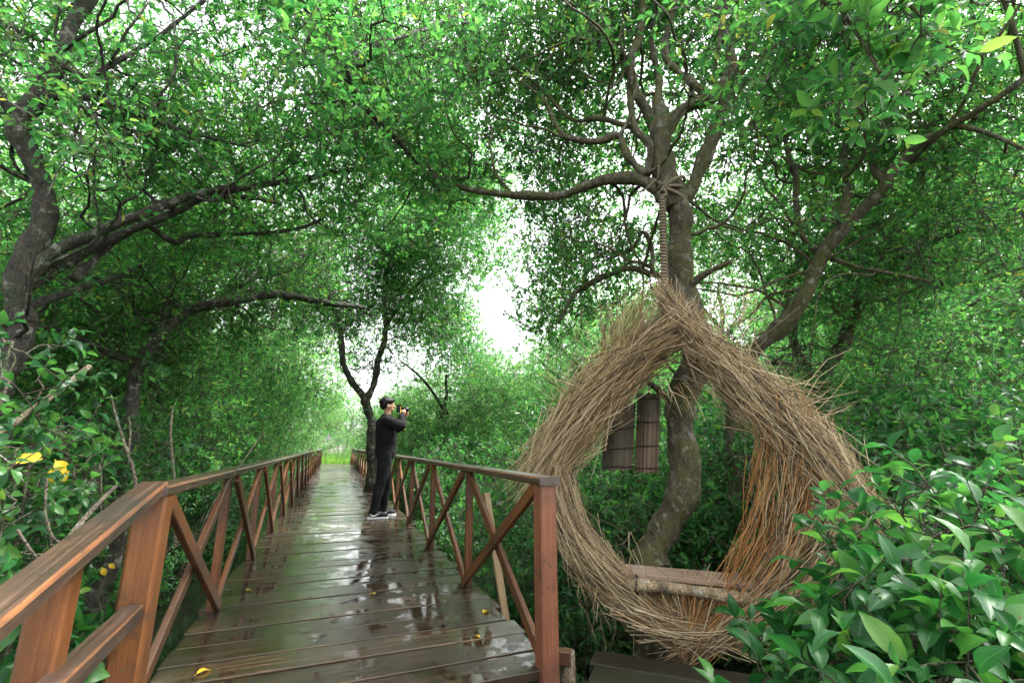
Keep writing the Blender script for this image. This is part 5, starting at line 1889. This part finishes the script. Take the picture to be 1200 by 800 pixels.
def build_person():
    fp = on_z(444.5, 606.0, 0.0)
    root = thing('person', 'person in black clothes standing on the boardwalk photographing with a camera', 'person', (fp[0], fp[1], 0.002), math.radians(4))
    b = Geo()
    loft(b, [(0.86, 0.02, 0, 0.12, 0.15), (1.0, 0.02, 0, 0.115, 0.14), (1.2, 0.015, 0, 0.125, 0.165), (1.38, 0.0, 0, 0.10, 0.15), (1.45, 0.0, 0, 0.07, 0.09)])
    limb_tube(b, [(0.005, 0, 1.42), (0.025, 0, 1.50), (0.035, 0, 1.56)], [0.062, 0.056, 0.056])
    ellipsoid(b, (0.03, 0, 1.645), 0.094, 0.076, 0.108)
    ellipsoid(b, (0.062, 0, 1.585), 0.058, 0.054, 0.055)
    limb_tube(b, [(0.118, 0, 1.645), (0.134, 0, 1.618)], [0.010, 0.015])
    limb_tube(b, [(0.108, -0.02, 1.578), (0.114, 0, 1.578), (0.108, 0.02, 1.578)], [0.008, 0.010, 0.008])
    for sgn in (-1, 1):
        ellipsoid(b, (0.015, sgn * 0.078, 1.625), 0.022, 0.012, 0.033, 0, 8, 6)
    limb_tube(b, R_ARM, [0.052, 0.05, 0.042, 0.036, 0.028])
    limb_tube(b, L_ARM, [0.052, 0.05, 0.042, 0.036, 0.028])
    limb_tube(b, R_LEG, [0.085, 0.075, 0.055, 0.05, 0.036])
    limb_tube(b, L_LEG, [0.085, 0.075, 0.055, 0.05, 0.036])
    for (w, s_) in (((0.236, -0.072, 1.535), 1), ((0.285, 0.03, 1.505), -1)):
        ellipsoid(b, w, 0.03, 0.02, 0.042, 0, 10, 8)
        for k in range(4):
            z = w[2] + 0.032 - 0.021 * k
            ln = (0.9, 1.0, 0.95, 0.78)[k]
            limb_tube(b, [(w[0] + 0.01, w[1], z), (w[0] + 0.01 + 0.034 * ln, w[1] + 0.010 * s_, z + 0.006), (w[0] + 0.012 + 0.05 * ln, w[1] + 0.034 * s_, z + 0.004), (w[0] + 0.006 + 0.046 * ln, w[1] + 0.056 * s_, z)], [0.0105, 0.010, 0.0095, 0.008])
        limb_tube(b, [(w[0] - 0.012, w[1] + 0.004 * s_, w[2] - 0.012), (w[0] - 0.032, w[1] + 0.022 * s_, w[2] + 0.012), (w[0] - 0.036, w[1] + 0.038 * s_, w[2] + 0.03)], [0.013, 0.012, 0.010])
    fused('body', b, M['skin'], root, 0.0075, 2)
    for sgn in (-1, 1):
        ey = Geo()
        ellipsoid(ey, (0.113, sgn * 0.032, 1.648), 0.008, 0.010, 0.0055, 0, 8, 6)
        ey.build('eye', M['hair'], root)
        br = Geo()
        limb_tube(br, [(0.118, sgn * 0.016, 1.669), (0.114, sgn * 0.05, 1.668)], [0.0035, 0.003])
        br.build('eyebrow', M['hair'], root)
    h = Geo()
    ellipsoid(h, (0.004, 0, 1.694), 0.112, 0.096, 0.082, 0, 18, 12)
    ellipsoid(h, (-0.022, 0, 1.655), 0.082, 0.089, 0.085, 0, 16, 10)
    ellipsoid(h, (0.075, 0, 1.728), 0.046, 0.072, 0.026, 0, 14, 8)
    for k in range(46):
        a = k * 2.4
        r0 = math.sqrt(k / 46)
        limb_tube(h, [(0.02 + 0.08 * r0 * math.cos(a), 0.07 * r0 * math.sin(a), 1.745 - 0.03 * r0), (0.035 + 0.112 * r0 * math.cos(a), 0.098 * r0 * math.sin(a), 1.768 - 0.055 * r0)], [0.014, 0.006])
    fused('hair', h, M['hair'], root, 0.008, 1, 0.006, (40, 40, 40))
    jk = Geo()
    loft(jk, [(0.86, 0.03, 0, 0.15, 0.185), (0.93, 0.03, 0, 0.162, 0.195), (1.05, 0.035, 0, 0.155, 0.19), (1.2, 0.025, 0, 0.158, 0.20), (1.33, 0.01, 0, 0.145, 0.205), (1.41, 0.0, 0, 0.118, 0.18), (1.46, 0.005, 0, 0.088, 0.115), (1.505, 0.012, 0, 0.07, 0.078)], 22)
    limb_tube(jk, R_ARM, [0.092, 0.086, 0.076, 0.062, 0.047])
    limb_tube(jk, L_ARM, [0.092, 0.086, 0.076, 0.062, 0.047])
    fused('jacket', jk, M['jacket'], root, 0.011, 4, 0.011, (9, 9, 9))
    tr_ = Geo()
    ellipsoid(tr_, (0.025, 0, 0.93), 0.145, 0.175, 0.12)
    limb_tube(tr_, R_LEG[:-1] + [(-0.102, -0.112, 0.10)], [0.122, 0.102, 0.080, 0.068, 0.055])
    limb_tube(tr_, L_LEG[:-1] + [(0.061, 0.112, 0.10)], [0.122, 0.102, 0.080, 0.068, 0.055])
    fused('trousers', tr_, M['trousers'], root, 0.011, 4, 0.009, (11, 11, 8))
    for (ax, ay, yaw) in ((-0.105, -0.112, -0.15), (0.06, 0.112, 0.12)):
        c, s = math.cos(yaw), math.sin(yaw)
        def tr(x, y, z):
            return (ax + x * c - y * s, ay + x * s + y * c, z)
        sg0 = Geo()
        limb_tube(sg0, [tr(-0.03, 0, 0.11), tr(-0.028, 0, 0.07), tr(0.04, 0, 0.062), tr(0.12, 0, 0.05), tr(0.175, 0, 0.042)], [0.044, 0.046, 0.046, 0.043, 0.034])
        shoe = fused('shoe', sg0, M['shoe'], root, 0.008, 3)
        sg = Geo()
        out = [(-0.08, 0.03), (-0.085, 0), (-0.08, -0.03), (-0.03, -0.042), (0.06, -0.044), (0.14, -0.048), (0.19, -0.036), (0.212, 0), (0.19, 0.036), (0.14, 0.048), (0.06, 0.044), (-0.03, 0.042)]
        n = len(out)
        Vv = [tr(x, y, 0.0) for (x, y) in out] + [tr(x, y, 0.026) for (x, y) in out] + [tr(0.06, 0, 0.0), tr(0.06, 0, 0.026)]
        Q = [(i, (i + 1) % n, n + (i + 1) % n, n + i) for i in range(n)]
        Tt = [(2 * n, (i + 1) % n, i) for i in range(n)] + [(2 * n + 1, n + i, n + (i + 1) % n) for i in range(n)]
        sg.add(Vv, Q, Tt)
        sg.build('sole', M['white'], shoe)
        for sd_ in (-1, 1):
            mk = Geo()
            P = np.array([tr(-0.045, sd_ * 0.046, 0.066), tr(-0.01, sd_ * 0.047, 0.046), tr(0.03, sd_ * 0.046, 0.052), tr(0.09, sd_ * 0.043, 0.078)])
            S = catmull(P, 0.01)
            tubes(mk, S[None], np.interp(np.linspace(0, 1, len(S)), [0, 0.35, 1], [0.003, 0.009, 0.002])[None], 6, 0, True)
            mk.build('shoe_mark', M['white'], shoe)
    # the camera in the hands (scaled as a whole below)
    cm = thing('photo_camera', 'black camera with a yellow strap held up to the photographer face', 'camera', tuple(Matrix.Translation(root.location) @ Matrix.Rotation(math.radians(4), 4, 'Z') @ Vector((0.205, 0, 1.585))), math.radians(4))
    g = Geo()
    beam(g, (0.0, -0.07, 0.0), (0.0, 0.07, 0.0), 0.055, 0.085, ch=0.012, rng=rnd)
    beam(g, (-0.005, -0.022, 0.052), (-0.005, 0.022, 0.052), 0.05, 0.03, ch=0.01, rng=rnd)
    g.build('camera_body', M['camera_black'], cm)
    g = Geo()
    tubes(g, np.array([[(0.02, 0.01, 0), (0.07, 0.01, 0), (0.075, 0.01, 0), (0.125, 0.01, 0)]]), np.array([[0.034, 0.034, 0.038, 0.038]]), 16, 0, True, True)
    ln = g.build('lens', M['camera_black'], cm)
    g = Geo()
    ellipsoid(g, (0.124, 0.01, 0), 0.006, 0.03, 0.03, 0, 12, 8)
    g.build('front_glass', M['glass'], ln)
    g = Geo()
    sp = [(0.0, -0.074, 0.02), (0.0, -0.10, -0.06), (-0.015, -0.15, -0.19), (0.0, -0.185, -0.262), (0.04, -0.165, -0.268), (0.07, -0.1, -0.235), (0.055, -0.04, -0.14), (0.01, 0.074, 0.02)]
    S = catmull(np.array(sp), 0.015)
    n = len(S)
    V, Q = [], []
    for i in range(n):
        V += [S[i] + np.array([0, 0, 0.013]), S[i] + np.array([0, -0.003, -0.013]), S[i] + np.array([0.004, 0.003, -0.013]), S[i] + np.array([0.004, 0.003, 0.013])]
        if i:
            for j in range(4):
                k = (j + 1) % 4
                Q.append(((i - 1) * 4 + j, (i - 1) * 4 + k, i * 4 + k, i * 4 + j))
    g.add(V, Q)
    g.build('strap', M['strap'], cm)
    cm.scale = (1.15, 1.15, 1.15)


build_person()
